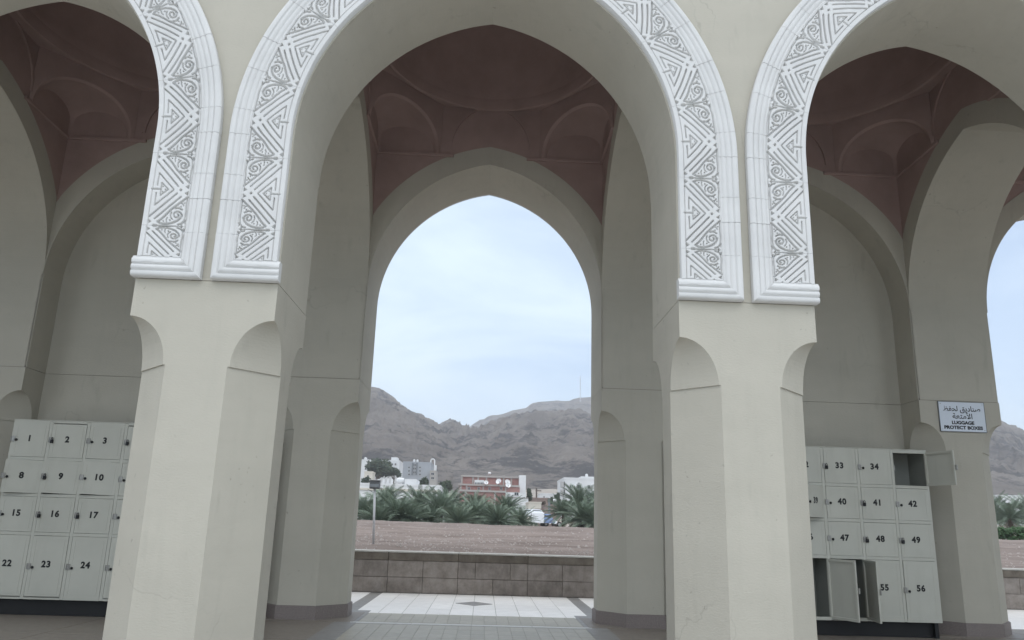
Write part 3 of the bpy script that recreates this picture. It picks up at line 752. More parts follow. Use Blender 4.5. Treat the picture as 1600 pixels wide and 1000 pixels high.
def bank(x0, first, label, angles, padlocks=(), sag=(), pitch=(PX,)*7):
    CE = [sum(pitch[:k]) for k in range(8)]
    root = tag(empty('locker_cabinet', (x0, LY, 0)), label, 'lockers', 'banks of numbered luggage lockers')
    cb = MB(); W7 = CE[7]; zb, zt = ROWS[-1], ROWS[0]
    cb.box(0, .012, .001, LD, zb, zt); cb.box(W7-.012, W7, .001, LD, zb, zt); cb.box(.012, W7-.012, LD-.008, LD, zb, zt)
    for z in ROWS[1:4]: cb.box(.012, W7-.012, .02, LD-.008, z-.006, z+.006)
    cb.box(.012, W7-.012, .001, LD-.008, zt-.012, zt); cb.box(.012, W7-.012, .001, LD-.008, zb, zb+.012)
    for c in range(1, 7): cb.box(CE[c]-.006, CE[c]+.006, .02, LD-.008, zb+.012, zt-.012)
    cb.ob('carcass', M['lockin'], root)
    fr = MB(); h = FB/2
    fr.box(0, FB/2+.004, -.016, .0, zb, zt, .002); fr.box(W7-FB/2-.004, W7, -.016, .0, zb, zt, .002)
    for c in range(1, 7): fr.box(CE[c]-h, CE[c]+h, -.0155, .0185, zb+.002, zt-.002, .0015)
    fz = [zt-h/1.0, *ROWS[1:4], zb+h]
    for k, z in enumerate(fz):
        for c in range(7): fr.box(CE[c]+h+.0005, CE[c+1]-h-.0005, -.016, .018, z-h+(0 if k else .0), z+h, .0015)
    fr.ob('face_frame', M['locker'], root)
    tp = MB(); tp.box(-.004, W7+.004, -.018, LD+.004, zt+.0005, zt+.010, .002); tp.ob('top_panel', M['locker'], root)
    kp = MB(); kp.box(.01, W7-.01, .05, LD-.05, .003, zb-.002); kp.ob('shadow_gap_panel', M['black'], root)  # black sheet standing in for the shade under the cabinet, not a real part
    for fx in (.06, W7/2, W7-.06):
        for fy in (.025, LD-.025):
            fb = MB(); fb.box(fx-.02, fx+.02, fy-.02, fy+.02, 0.002, zb-.0005); fb.ob('foot', M['black'], root)
    for r in range(4):
        for c in range(7):
            n = first+7*r+c; wd, ht = pitch[c]-FB-.006, DOORS[r][1]; z0 = ROWS[r+1]+FT/2+.003
            if r == 0: ht = DOORS[0][1]
            ang = angles.get(n, random.uniform(0, .6) if random.random() < .5 else 0)
            hx = CE[c+1]-h-.003
            d = link('door', door_for(r, wd), root, (hx, .003, z0), (0, (random.uniform(-.2, .2) if n not in sag else 1.2)*math.pi/180, math.radians(ang)))
            if ang > 30: d['label'] = 'locker door number %d standing open' % n
            num = link('number', text_me(str(n), .090, .0042, spacing=1.14), d, (-wd*.52, -.0202, ht*(.52 if r < 3 else .535)), (math.pi/2, 0, 0), (1, 1, 1))
            link('hasp', HASP, d, (-wd+.012, 0, ht*.5))
            if n in padlocks: link('padlock', PADL, d, (-wd+.02, 0, ht*.5+.01))
            else: link('keyhole', KNOB, d, (-wd+.042, 0, ht*.5-.01))
            if ang > 30: link('strike_plate', STR, root, (CE[c]+h+.004, -.017, z0+ht*.5))
    return root
bank(-5.156, 1, 'grey green steel locker bank numbered 1 to 28 behind the left pier', {8: 11, 9: 5, 10: 6}, (2, 4, 9, 16, 17), (9, 10), (PX,)*4+(.362,)*3)
bank(5.170-PX*7, 29, 'grey green steel locker bank numbered 29 to 56 with three doors hanging open', {35: 108, 39: 38, 53: 113, 54: 82}, (33, 41, 49, 48), ())

# ---------------------------------------------------------------- sign
sg = tag(empty('wall_sign', (5.806, DF, 2.507)), 'white bilingual luggage sign screwed to the back pier beside the right lockers', 'sign')
pb = MB(); pb.box(-.280, .280, -.016, -.010, -.178, .178, .0015); pb.ob('plate', M['signwhite'], sg)
for k, (z0, z1, x0, x1) in enumerate(((.178, .183, -.285, .285), (-.183, -.178, -.285, .285), (-.178, .178, -.285, -.280), (-.178, .178, .280, .285))):
    b_ = MB(); b_.box(x0, x1, -.018, -.0008, z0, z1); b_.ob('frame_edge', M['lampbody'], sg)
for sx in (-1, 1):
    for sz in (-1, 1):
        b_ = MB(); b_.tube([(sx*.258, -.0155, sz*.155), (sx*.258, -.0185, sz*.155)], .005, 8); b_.ob('screw', M['steel'], sg)
AR1 = '\ufec6\ufed4\ufea4\ufedf \ufed6\ufef3\ufea9\ufe8e\ufee8\ufebb'      # written right to left with joined letter shapes
AR2 = '\ufe94\ufecc\ufe98\ufee3\ufef7\ufe8d'
for s_, size, z, off, wd in ((AR1, .088, .095, .0014, .46), (AR2, .088, .004, .0014, .245), ('LUGGAGE', .054, -.074, .0028, .275), ('PROTECT BOXES', .054, -.133, .0028, .475)):
    me = text_me(s_, size, off, 'lettering', M['black'])
    xs = [v.co.x for v in me.vertices]; k = wd/(max(xs)-min(xs)); cx = (max(xs)+min(xs))/2; zs_ = [v.co.y for v in me.vertices]
    link('lettering', me, sg, (-cx*k, -.0166, z), (math.pi/2, 0, 0), (k, 1, 1))

# ---------------------------------------------------------------- lamp post on the planter edge
lp0 = at(583.0, 861, 9.4); lpz = field_z(lp0.x, 9.4)-.05; lt = at(586, 757, 9.4)
lamp = tag(empty('lamp_post', (lp0.x, 9.4, lpz)), 'slim white post with a grey floodlight on top at the field edge', 'lamp post')
H_ = lt.z-lpz
b_ = MB(); b_.tube([(0, 0, 0), (lt.x-lp0.x, 0, H_-.08)], .022, 10); b_.ob('pole', M['pole'], lamp, True)
b_ = MB(); b_.box(-.10, .10, -.06, .06, -.085, .075, .012); b_.ob('floodlight', M['lampbody'], lamp, loc=(lt.x-lp0.x, 0, H_))
b_ = MB(); b_.box(-.085, .085, -.068, -.061, -.055, .005, .003); b_.ob('glass', M['lampglass'], lamp, loc=(lt.x-lp0.x, 0, H_))
b_ = MB(); b_.box(-.112, .112, -.075, .07, .0755, .09, .004); b_.ob('hood', M['pole'], lamp, loc=(lt.x-lp0.x, 0, H_))

# ---------------------------------------------------------------- date palms
def frond_me(L, droop, seed, m):
    rnd = random.Random(seed); mb = MB(); n = 14; pts = []
    x = z = 0.0; a = 0.0
    for i in range(n+1):
        pts.append(Vector((x, 0, z))); st = L/n; a -= droop*(i/n)**1.2/n; x += st*math.cos(a); z += st*math.sin(a)
    mb.tube(pts, [.035*(1-.85*i/n)*L/3 for i in range(n+1)], 4)
    V, F = [], []
    N = 44
    for k in range(N):
        f = .14+.86*k/(N-1); p = f*n; i = min(n-1, int(p)); c = pts[i].lerp(pts[i+1], p-i); t = (pts[i+1]-pts[i]).normalized()
        up = Vector((-t.z, 0, t.x)); ll = L*.20*(math.sin(math.pi*min(1, f*.86+.12))**.6)*(rnd.uniform(.85, 1.1))
        for sd in (-1, 1):
            d = (t*rnd.uniform(.75, .95)+Vector((0, sd, 0))*rnd.uniform(.6, .85)+up*rnd.uniform(.28, .5)).normalized()
            wv = t.cross(d).normalized()*.0; wv = t*.021*L/3
            e = c+d*ll+Vector((0, 0, -.10*ll)); o = len(V)
            mid = c+d*ll*.55
            V += [c-wv*.6, c+wv*.6, mid+wv, mid-wv, e]; F += [[o, o+1, o+2, o+3], [o+3, o+2, o+4]]
    mb.add(V, F)
    return mb.me('frond', m)
FRONDS = [frond_me(3.0, d, i, M['frond']) for i, d in enumerate((.35, .6, .85, 1.1, 1.35, .5))]
DRY = [frond_me(2.6, d, 9+i, M['dryfrond']) for i, d in enumerate((1.1, 1.5))]
def trunk_me():
    mb = MB(); pts = []; rad = []
    for i in range(13): pts.append((0, 0, i/12)); rad.append(.30*(1.15-.2*i/12)+(.03 if i % 2 else 0))
    mb.tube(pts, rad, 10); return mb.me('trunk', M['trunk'])
TRUNK = trunk_me()
def palm(u, vc, Y, Rpx, label, n=46, dry=4, gz=None, group='young date palms along the far edge of the field', seed=0):
    rnd = random.Random(seed*31+5)
    c = at(u, vc, Y); g0 = (field_z(c.x, Y) if Y < 60 else far_z(c.x, Y)) if gz is None else gz
    g0 = min(g0, c.z-.3)
    root = tag(empty('date_palm', (c.x, Y, g0)), label, 'palm tree', group)
    L = Rpx*(Y-CAM_LOC.y)/FPX; k = L/3.0
    link('trunk', TRUNK, root, (0, 0, -.1), (0, 0, rnd.random()*6), (k*.7, k*.7, c.z-g0+.15))
    for i in range(n):
        f = (i+.5)/n; el = math.radians(74-98*f**.9+rnd.uniform(-9, 9)); az = i*2.39996+rnd.uniform(-.3, .3)
        s_ = k*rnd.uniform(.82, 1.12)*(1.0 if f > .12 else .75)
        m_ = FRONDS[min(5, int(rnd.random()*2+f*3.4))]
        link('frond', m_, root, (0, 0, c.z-g0), (rnd.uniform(-.4, .4), -el, az), (s_, s_, s_))
    for i in range(dry):
        link('frond', DRY[i % 2], root, (0, 0, c.z-g0-.15), (0, math.radians(rnd.uniform(20, 55)), rnd.random()*6.28), (k, k, k))
PALMS = [
 (571, 803, 52, 58, 'tall palm half hidden behind the left edge of the open arch'),
 (604, 784, 66, 48, 'palm rising just right of the floodlight post'),
 (622, 804, 50, 58, 'broad low palm directly right of the lamp post, in the front row'),
 (655, 788, 66, 50, 'palm in front of the long white wall, behind the front row'),
 (672, 811, 52, 44, 'small low front row palm below the grey apartment block'),
 (699, 789, 64, 50, 'upright palm right of the long white wall, left of the brick house'),
 (741, 804, 52, 51, 'largest front row palm below the left half of the brick house'),
 (744, 787, 66, 36, 'palm close in front of the brick house with tips over its lower wall'),
 (790, 793, 60, 42, 'palm before the brick house under its satellite dishes'),
 (779, 811, 50, 46, 'low palm at the field edge between the two biggest front palms'),
 (812, 812, 54, 40, 'lowest yellowish green palm left of the parked vehicles'),
 (880, 797, 60, 40, 'droopy palm with dry hanging fronds right of the brown mud wall'),
 (905, 783, 66, 50, 'tall palm in front of the white house on the right'),
 (910, 806, 52, 50, 'dense low palm below the white house, near the right pier'),
 (590, 810, 49, 46, 'low palm at the field edge just right of the lamp pole foot'),
 (640, 810, 50, 48, 'front row palm between the two broad palms below the white wall'),
 (689, 795, 58, 54, 'palm behind the small front row palm, right of the roof block'),
 (716, 812, 49, 46, 'low front row palm left of the largest front palm'),
 (763, 806, 57, 44, 'palm between the largest front palm and the low field edge palm'),
 (929, 812, 51, 44, 'small palm at the foot of the right arch edge'),
 (941, 798, 54, 56, 'palm mostly hidden by the right edge of the open arch'),
]
for i, (u, v, Y, R, lb_) in enumerate(PALMS): palm(u, v+5, Y, R*.80, lb_, dry=10 if 'droopy' in lb_ else 3, seed=i, n=88)
for i, (u, v, Y, R, lb_) in enumerate([(1578, 806, 62, 44, 'palm seen at the right picture edge beside the sign pier'), (1612, 800, 70, 46, 'palm cut by the right picture edge'), (1548, 798, 72, 44, 'palm half hidden by the sign pier')]): palm(u, v+5, Y, R*.95, lb_, n=72, seed=30+i, group='palms beyond the sign pier')

# ---------------------------------------------------------------- leafy trees and bushes
def tree(name, label, cat, x, y, z, h, r, m, n=1500, leaf=.28, shape=1.0, trunk=.45, group=None, seed=0, lobes=9):
    rnd = random.Random(seed); root = tag(empty(name, (x, y, z)), label, cat, group)
    tb = MB(); tb.tube([(0, 0, -.3), (.05*h, 0, h*trunk*.6), (0, .03*h, h*.8)], [.06*r+.05, .045*r+.04, .02], 8)
    cl = []
    for k in range(lobes):
        a = rnd.random()*6.28; q = rnd.uniform(.1, .7)*r; zc = h*trunk+(h*(1-trunk))*rnd.uniform(.18, .80)
        q *= shape if zc > h*.7 else 1.0
        cl.append((Vector((q*math.cos(a), q*math.sin(a), zc)), r*rnd.uniform(.28, .5)))
        tb.tube([(0, 0, h*trunk*.6), cl[-1][0]*.9], [.03*r+.02, .015], 5)
    tb.ob('trunk', M['bark'], root)
    V, F = [], []
    for k in range(n):
        c, rr = rnd.choice(cl); d = Vector((rnd.gauss(0, 1), rnd.gauss(0, 1), rnd.gauss(0, .8))).normalized()*rr*rnd.random()**.4
        p = c+d; a = Vector((rnd.gauss(0, 1), rnd.gauss(0, 1), rnd.gauss(0, 1))).normalized(); b = a.orthogonal().normalized(); s_ = leaf*rnd.uniform(.6, 1.3); o = len(V)
        V += [p-a*s_, p+b*s_*.45, p+a*s_, p-b*s_*.45]; F.append([o, o+1, o+2, o+3])
    link('crown', mk('crown', V, F, m), root); return root
def tree_px(name, label, cat, u, vtop, vbot, Y, rpx, m, **k):
    t = at(u, vtop, Y); b = at(u, vbot, Y); g0 = b.z
    return tree(name, label, cat, b.x, Y, g0, t.z-g0, rpx*(Y-CAM_LOC.y)/FPX, m, **k)
tree_px('acacia_tree', 'large dark spreading tree in front of the white house on the far left slope', 'tree', 589, 720, 760, 222, 25, M['leaf'], n=3600, leaf=.55, seed=1, lobes=14)
tree_px('acacia_tree', 'dark tree right of the large one, below the white house with a roof tower', 'tree', 614, 730, 757, 215, 12, M['leaf'], n=1900, leaf=.5, seed=2, group='dark trees on the left slope')
tree_px('bush', 'grey green bush above the long white wall, right of its roof block', 'bush', 663, 746, 768, 150, 12, M['leaf'], n=1300, leaf=.35, seed=3, trunk=.1)
tree_px('bush', 'dark bush beside the grey apartment block, left of the brick house', 'bush', 693, 750, 776, 150, 14, M['leaf'], n=1500, leaf=.35, seed=4, trunk=.1)
tree_px('bush', 'dusty tree at the left arch edge behind the floodlight', 'bush', 571, 744, 772, 150, 9, M['leaf'], n=900, leaf=.35, seed=5, trunk=.15)
tree_px('cypress_tree', 'narrow dark conical tree at the right end of the brick house', 'tree', 826, 758, 792, 140, 5, M['leaf'], n=1600, leaf=.3, seed=6, trunk=.1, shape=.25, lobes=12)
tree_px('small_tree', 'small round tree right of the low white building', 'tree', 871, 768, 792, 135, 6, M['leaf'], n=800, leaf=.3, seed=7, trunk=.3)
tree_px('bush', 'bush at the foot of the low white building, left of the water tank', 'bush', 861, 776, 792, 130, 7, M['leaf'], n=700, leaf=.28, seed=8, trunk=.1)
tree_px('bare_shrub', 'brownish leafless shrub in front of the cream wall', 'bush', 847, 782, 798, 115, 7, M['bark'], n=420, leaf=.22, seed=9, trunk=.2)
for i, u in enumerate((1566, 1580, 1594, 1607)):
    tree_px('green_shrub', ['leafy bright green shrub under the palm, touching the sign pier edge', 'bright green shrub centred below the palm at the right picture edge', 'bright green shrub near the right picture edge', 'bright green shrub cut by the right picture edge'][i], 'bush', u, 822+(i % 2)*3, 846, 40, 11, M['leafb'], n=900, leaf=.10, seed=20+i, trunk=.05, group='bright shrubs along the field edge')

# ---------------------------------------------------------------- town
def bbox(root, name, u0, u1, v0, v1, Y, depth, m, zbot=None, roof=True):
    a = at(u0, v0, Y); b = at(u1, v1, Y); zb = b.z if zbot is None else zbot
    c = at((u0+u1)/2, v0, Y)
    mb = MB(); mb.box(a.x, b.x, Y, Y+depth, zb, c.z); o = mb.ob(name, m, root)
    return o, (a.x, b.x, zb, c.z)
def par(root, ext, Y, depth, m, h=.5, t=.25):
    x0, x1, _, z = ext
    for k, (a, b, c, d) in enumerate(((x0-.06, x1+.06, Y-.06, Y+t), (x0-.06, x1+.06, Y+depth-t, Y+depth+.06), (x0-.06, x0+t, Y+t, Y+depth-t), (x1-t, x1+.06, Y+t, Y+depth-t))):
        mb = MB(); mb.box(a, b, c, d, z+.002, z+h); mb.ob('parapet', m, root)
def win(root, u, v, wpx, hpx, Y, frame=True):
    a = at(u-wpx/2, v-hpx/2, Y); b = at(u+wpx/2, v+hpx/2, Y); f = .07
    mb = MB()
    for x0, x1, z0, z1 in ((a.x-f, a.x, b.z-f, a.z+f), (b.x, b.x+f, b.z-f, a.z+f), (a.x, b.x, a.z, a.z+f), (a.x-.1, b.x+.1, b.z-f-.05, b.z)): mb.box(x0, x1, Y-.10, Y+.02, z0, z1)
    o = mb.ob('window', M['winframe'], root)
    p = MB(); p.box(a.x, b.x, Y-.03, Y+.01, b.z, a.z); p.ob('pane', M['pane'], o)
    mu = MB(); xm = (a.x+b.x)/2; mu.box(xm-.03, xm+.03, Y-.06, Y-.031, b.z, a.z); mu.ob('mullion', M['winframe'], o)
def tank_me():
    mb = MB(); mb.lathe([(0.02, 0), (.5, 0), (.52, .12), (.50, .22), (.52, .32), (.50, .42), (.52, .52), (.50, .62), (.52, .72), (.44, .9), (.16, 1.0), (.15, 1.06), (.02, 1.06)], 16); me = mb.me('water_tank', M['bwhite'], True); smooth_sharp(me, 40); return me
TANK = tank_me()
def tank(u, v, Y, hpx, label, cat='water tank', lying=False, group='rooftop water tanks'):
    p = at(u, v, Y+1.2); s_ = hpx*(Y-CAM_LOC.y)/FPX/1.06
    o = link('water_tank', TANK, None, p, (0, math.pi/2 if lying else 0, 0), (s_, s_, s_))
    if lying: o.location.z += .52*s_; o.location.x -= .5*s_
    tag(o, label, cat, group); return o
def house(name, label, u0, u1, v0, v1, Y, depth, m, wins=(), group=None, parapet=.5, pm=None):
    c = at((u0+u1)/2, v1, Y); root = tag(empty(name, (0, 0, 0)), label, 'building', group)
    o, e = bbox(root, 'wall', u0, u1, v0, v1, Y, depth, m, zbot=min(c.z, far_z(c.x, Y))-1)
    if parapet: par(root, e, Y, depth, pm or m, parapet)
    for q in wins: win(root, *q, Y)
    bx = root
    return root, e
def z6(x, y): return 560+x/7.69, 700+y/7.69
def z7(x, y): return 740+x/7.69, 700+y/7.69
# white house with a roof tower, far left slope
r, e = house('white_house', 'white house with a small roof tower on the far left slope', 595, 622, 721, 757, 250, 12, M['bwhite'], [(613, 725.5, 2.0, 2.6), (618, 725.5, 2.0, 2.6), (613, 732, 2.0, 2.4), (618.5, 732, 2, 2.4), (603, 728, 2, 2.4)])
bbox(r, 'stair_tower', 611.5, 620.5, 714.5, 720.5, 252, 5, M['bwhite'])
r, e = house('white_house', 'white building at the left edge of the open arch with a roof tank', 556, 579, 720, 760, 240, 10, M['bwhite'], [(572, 730, 2, 3), (576, 738, 2, 3)]); tank(571, 719.5, 240, 5, 'white tank on the roof of the leftmost white building')
house('cream_house', 'small cream house in front of the big dark tree, at the left arch edge', 569.5, 580, 739, 770, 205, 5, M['bcream'], [(575, 744, 2.4, 2.6)])
# grey apartment block
wn = [(z6(x, y)[0], z6(x, y)[1], 2.3, 2.3) for x in (609, 740) for y in (233, 276, 318)]+[(z6(x, y)[0], z6(x, y)[1], 1.8, 3.0) for x in (668, 684) for y in (204, 248, 292)]
r, e = house('apartment_block', 'grey three storey apartment block with a dark stair strip and roof tanks', 630, 671.5, 724, 766, 230, 14, M['bgrey'], wn)
for x in (650, 700):
    a = at(z6(x, 0)[0]-.7, 723, 229.8); b = at(z6(x, 0)[0]+.7, 742, 229.8); mb = MB(); mb.box(a.x, b.x, 229.75, 229.99, b.z, a.z); mb.ob('stair_strip', M['lampbody'], r)
tank(647.2, 721.6, 233, 4.0, 'left of the two white tanks on the grey apartment block'); tank(652.2, 721.6, 233, 3.6, 'right of the two white tanks on the grey apartment block')
r, e = house('concrete_frame', 'unfinished grey concrete annex beside the grey apartment block', 672, 680, 737, 770, 228, 8, M['conc'], [(676, 740.5, 4.2, 3.4), (676, 747, 4.2, 3.0)], parapet=.4)
# small white bell frame on the slope
gt = tag(empty('white_arch_frame'), 'little white open arch structure on the slope above the apartment block', 'arch')
a = at(673.2, 717.8, 300); b = at(678.8, 728, 300); hw_ = (b.x-a.x)/2; cx_ = (a.x+b.x)/2
for sx in (-1, 1): mb = MB(); mb.box(cx_+sx*hw_-.22, cx_+sx*hw_+.22, 300, 300.6, b.z-3, a.z-.6); mb.ob('post', M['bwhite'], gt)
mb = MB(); mb.box(cx_-hw_-.9, cx_+hw_+.9, 299.4, 301.2, b.z-3, b.z+.3); mb.ob('plinth', M['bwhite'], gt)
mb = MB()
for k in range(8):
    a0, a1 = math.pi*k/8, math.pi*(k+1)/8
    mb.tube([(cx_+hw_*math.cos(a0), 300.3, a.z-.6+hw_*math.sin(a0)), (cx_+hw_*math.cos(a1), 300.3, a.z-.6+hw_*math.sin(a1))], .26, 6)
mb.ob('arch', M['bwhite'], gt)
# long white building behind the palms
r, e = house('white_building', 'long low white building with a stepped roof edge behind the left palms', 552, 686, 759, 800, 104, 16, M['bwhite'], [], parapet=.28)
mb = MB(); mb.box(e[0]-.12, e[1]+.12, 103.8, 103.99, e[3]-.75, e[3]-.45); mb.ob('cornice', M['bcream'], r)
o, e2 = bbox(r, 'roof_block', 632.5, 650, 748.5, 757, 105, 6, M['bwhite'])
for u in (591, 599, 606, 612): p = at(u, 756.3, 104.5); mb = MB(); mb.box(p.x-.15, p.x+.15, 104.4, 104.7, p.z-.3, p.z+.75); mb.ob('roof_post', M['bwhite'], r)
tk = link('water_tank', TANK, None, at(631, 755.2, 107), (0, -math.pi/2, 0), (.80, .80, 1.15)); tk.location.z += .42; tag(tk, 'ribbed white tank lying on the long white roof left of its roof block', 'water tank', 'rooftop water tanks')
# red brick house
rb_ = tag(empty('brick_house'), 'unfinished red brick house with concrete frame and satellite dishes', 'building')
Yb = 132.0; gb = far_z(at(760, 780, Yb).x, Yb)-1
o, e = bbox(rb_, 'upper_wall', 721, 811, 744, 760, Yb+6, 8, M['brick'], zbot=gb)
o, e = bbox(rb_, 'middle_wall', 717, 812, 760, 770, Yb+3, 3, M['brick'], zbot=gb)
o, e = bbox(rb_, 'lower_wall', 714, 791, 767.5, 800, Yb, 3, M['brick'], zbot=gb)
for u, v0, v1, Y in [(721.5, 743, 762, Yb+5.8), (739, 743.5, 760, Yb+5.8), (747, 742.5, 760, Yb+5.8), (760, 744.5, 760, Yb+5.8), (777, 743, 760, Yb+5.8), (787, 742, 760, Yb+5.8), (799, 744, 760, Yb+5.8), (719, 758, 790, Yb+2.8), (729, 758, 775, Yb+2.8), (755, 759, 770, Yb+2.8), (790, 761, 772, Yb+2.8), (716, 766, 800, Yb-.2), (727, 766, 800, Yb-.2), (742, 766, 800, Yb-.2), (773, 767, 800, Yb-.2)]:
    a = at(u-.9, v0, Y); b = at(u+.9, v1, Y); mb = MB(); mb.box(a.x, b.x, Y, Y+.3, b.z, a.z); mb.ob('concrete_column', M['conc'], rb_)
for u0, u1, v, Y in [(720, 812, 743.8, Yb+5.7), (716, 812, 757.2, Yb+2.7), (714, 791, 766.2, Yb-.3)]:
    a = at(u0, v, Y); b = at(u1, v, Y); zc_ = at((u0+u1)/2, v, Y).z; mb = MB(); mb.box(a.x, b.x, Y, Y+.4, zc_-.3, zc_+.05); mb.ob('concrete_beam', M['conc'], rb_)
o, e = bbox(rb_, 'white_side_wall', 811.5, 820.5, 742.5, 800, Yb+4, 10, M['bwhite'], zbot=gb)
o, e = bbox(rb_, 'white_lower_wall', 790.5, 821.5, 769.5, 800, Yb-2, 5, M['bwhite'], zbot=gb)
o, e = bbox(rb_, 'cornice', 789.5, 825.5, 776.8, 778.4, Yb-3.2, 1.2, M['conc'])
o, e = bbox(rb_, 'white_annex_wall', 800, 825, 778.6, 800, Yb-3, 1, M['bwhite'], zbot=gb)
win(rb_, 807, 771.8, 5.6, 4.4, Yb-2)
for u, v in ((733, 763.5), (748, 763.5), (765, 763.5), (783, 763)): win(rb_, u, v, 2.6, 4.2, Yb+3)
bx_ = tag(empty('roof_shed'), 'white ribbed shed on the middle roof of the brick house', 'shed'); o, e = bbox(bx_, 'wall', 741.5, 756, 750, 757, Yb+3.6, 2.0, M['bwhite']); 
for k in range(6): p = at(743+k*2.3, 755.8, Yb+3.58); mb = MB(); mb.box(p.x-.07, p.x+.07, Yb+3.5, Yb+3.59, p.z-.1, p.z+.25); mb.ob('vent', M['pane'], bx_)
tank(765, 741.8, Yb+7, 4.4, 'white tank on the topmost roof of the brick house', lying=True)
def dish(u, v, Y, rpx, label, tilt):
    p = at(u, v, Y); r_ = rpx*(Y-CAM_LOC.y)/FPX
    root = tag(empty('satellite_dish', p), label, 'satellite dish', 'satellite dishes on the brick house')
    mb = MB(); mb.lathe([(r_*math.sin(t), r_*.9*(1-math.cos(t))) for t in np.linspace(.02, 1.0, 8)], 18); sc = 1/math.sin(1.0)
    o = mb.ob('reflector', M['dish'], root, True, rot=(math.radians(62), 0, math.radians(tilt)), scale=(sc, sc, sc))
    mb = MB(); mb.tube([(0, .1, -r_*1.5), (0, .1, 0)], .06, 6); mb.ob('mast', M['lampbody'], root)
    mb = MB(); mb.tube([(0, -.05, -r_*.8), (.1, -r_*.9, .1)], .04, 5); mb.ob('feed_arm', M['lampbody'], root)
dish(759.3, 754.5, Yb+2.2, 3.6, 'leftmost satellite dish, next to the white shed', 10); dish(779.8, 753, Yb+2.2, 4.6, 'wide satellite dish in the middle of the brick house roof', -30)
dish(792.5, 754, Yb+2.4, 4.4, 'upper dish of the overlapping pair on the right of the brick house', 20); dish(793.4, 758.8, Yb+1.2, 4.4, 'lower dish of the overlapping pair on the right of the brick house', 15)
# white house on the right
wn = [(893, 759.8, 4.6, 4.2), (904.5, 760, 4.6, 4.2), (920.5, 760.6, 4.6, 4.2), (893, 771.5, 4.6, 3.4), (921, 772, 4.6, 3.4)]
r, e = house('white_house', 'white flat roofed house with dark square windows at the right edge of the open arch', 881.5, 950, 749.5, 800, 150, 14, M['bwhite'], wn, parapet=.35)
o, e = bbox(r, 'roof_room', 908, 950, 745, 749.6, 151, 9, M['bwhite']); 
for u, v in ((899.5, 759), (925, 760)): p = at(u, v, 149.6); mb = MB(); mb.box(p.x-.35, p.x+.35, 149.5, 149.98, p.z-.25, p.z+.25, .03); mb.ob('air_conditioner', M['dish'], r)
for v in (757, 769): p = at(880.3, v, 150.5); mb = MB(); mb.box(p.x-.5, p.x+.3, 150, 152, p.z-.6, p.z+.6); mb.ob('shutter_box', M['winframe'], r)
tank(916.5, 745, 153, 4.6, 'white tank on the right hand white house')
# small buildings and walls in the gap
house('white_building', 'low white building at the foot of the mountain behind the gap in the palms', 844, 869, 772.5, 792, 170, 9, M['bwhite'], [(850, 776.5, 1.6, 1.8)], parapet=.25)
house('cream_wall_house', 'low cream walled house beside the white annex of the brick house', 826, 845.5, 786, 812, 112, 8, M['bcream'], [], parapet=.2)
house('mud_wall', 'brown mud brick building left of the droopy palm', 853, 870, 790.5, 815, 100, 7, M['mud'], [], parapet=.2)
house('mud_wall', 'lower brown brick wall behind the parked vehicles', 838, 853, 796.5, 815, 104, 4, M['mud'], [(835.0+1, 802, 2.2, 6)], parapet=.15)
house('stone_ruin', 'long low rubble building on the rise above the cream house', 829, 858, 780, 800, 140, 8, M['mud'], [], parapet=.3)
house('white_building', 'white strip of building at the right picture edge behind the palms', 1560, 1640, 776, 800, 190, 10, M['bwhite'], [], parapet=.3)
tank(867, 785.0, 108, 5.6, 'white tank lying beyond the brown mud building', lying=True)
up = tag(empty('utility_pole'), 'wooden utility pole standing before the low white building', 'pole'); p0 = at(838.5, 784, 142); p1 = at(838.3, 762.5, 142)
mb = MB(); mb.tube([(p0.x, 142, p0.z-3), (p1.x, 142, p1.z)], .16, 7); mb.ob('pole', M['wood'], up)
mb = MB(); mb.box(p1.x-.2, p1.x+1.0, 141.9, 142.1, p1.z-.65, p1.z-.45); mb.ob('crossarm', M['wood'], up)
ch = tag(MB().tube([tuple(at(858.3, 791, 99)-Vector((0, 0, 1))), tuple(at(858.3, 779, 99))], .16, 8).ob('chimney_pipe', M['lampbody']), 'dark upright pipe beside the brown mud building', 'pipe')
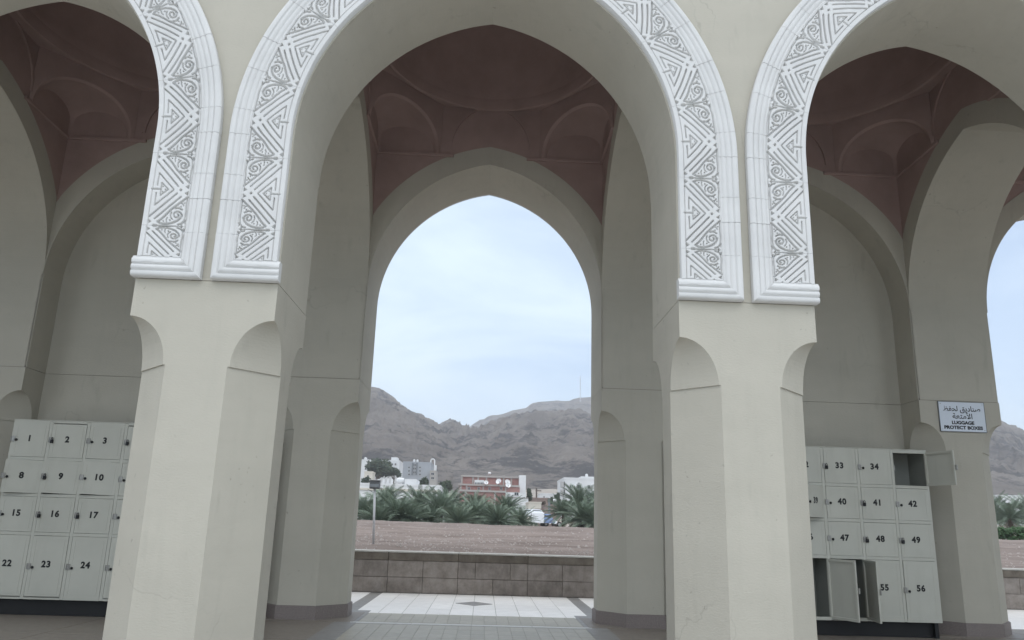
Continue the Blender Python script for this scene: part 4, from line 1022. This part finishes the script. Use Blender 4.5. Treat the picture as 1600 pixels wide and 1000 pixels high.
# vehicles
def car(name, label, cat, u, v, Y, rz, m, L=4.6, Wd=1.8, H=1.5, van=False):
    p = at(u, v, Y); root = tag(empty(name, (p.x, Y, p.z), rz), label, cat)
    hb = H*.52
    if van: sect = [(-L/2, .35), (-L/2, H*.97), (-L/2+.1, H), (L*.22, H), (L*.36, H*.62), (L/2, H*.54), (L/2, .35)]
    else: sect = [(-L/2, .35), (-L/2+.03, hb), (-L*.40, hb+.04), (-L*.30, H-.05), (-L*.24, H), (L*.06, H), (L*.12, H-.05), (L*.25, hb+.06), (L*.48, hb-.08), (L/2, .35)]
    n = len(sect); V = []
    for sy, ins in ((-1, 0), (1, 0)):
        for x, z in sect: V.append((x, sy*(Wd/2-(.16 if z > hb+.1 and not van else 0)), z))
    F = [[i, (i+1) % n, n+(i+1) % n, n+i] for i in range(n)]+[list(range(n))[::-1], list(range(n, 2*n))]
    MB().add(V, F).ob('body', m, root)
    g = MB()
    if van: g.box(L*.24, L*.33, -Wd*.4, Wd*.4, H*.66, H*.9); g.box(-L*.05, L*.2, -Wd/2-.01, Wd/2+.01, H*.62, H*.88)
    else: g.box(-L*.25, L*.10, -Wd/2+.10, Wd/2-.10, hb+.12, H-.12); g.box(-L*.345, -L*.33, -Wd*.36, Wd*.36, hb+.1, H-.14); g.box(L*.14, L*.20, -Wd*.36, Wd*.36, hb+.12, H-.18)
    g.ob('window', M['pane'], root)
    for x in (-L*.31, L*.31):
        for sy in (-1, 1):
            wmb = MB().tube([(x, sy*(Wd/2-.2), .33), (x, sy*(Wd/2+.02), .33)], .33, 14); wo_ = wmb.ob('wheel', M['rubber'], root)
            MB().tube([(x, sy*(Wd/2+.021), .33), (x, sy*(Wd/2+.03), .33)], .19, 10).ob('hub', M['steel'], wo_)
    for sy in (-1, 1): MB().box(L/2-.03, L/2+.02, sy*Wd*.36-.16, sy*Wd*.36+.16, hb-.26, hb-.12, .01).ob('headlight', M['lampglass'], root)
    return root
car('parked_van', 'white parked van seen from behind at the edge of the palms', 'van', 839, 821.5, 84, math.radians(88), M['carwhite'], 4.6, 1.5, 1.55, True)
car('parked_car', 'blue parked car between the white van and the mud wall', 'car', 850.5, 821.5, 88, math.radians(-80), M['carblue'], 4.3, 1.7, 1.5)
car('parked_car', 'white parked car low in the gap left of the droopy palm', 'car', 861, 823, 90, math.radians(10), M['carwhite'], 2.9, 1.5, 1.0)
car('parked_car', 'grey white parked car half behind the van', 'car', 836, 811.5, 98, math.radians(35), M['carwhite'], 4.0, 1.7, 1.4)
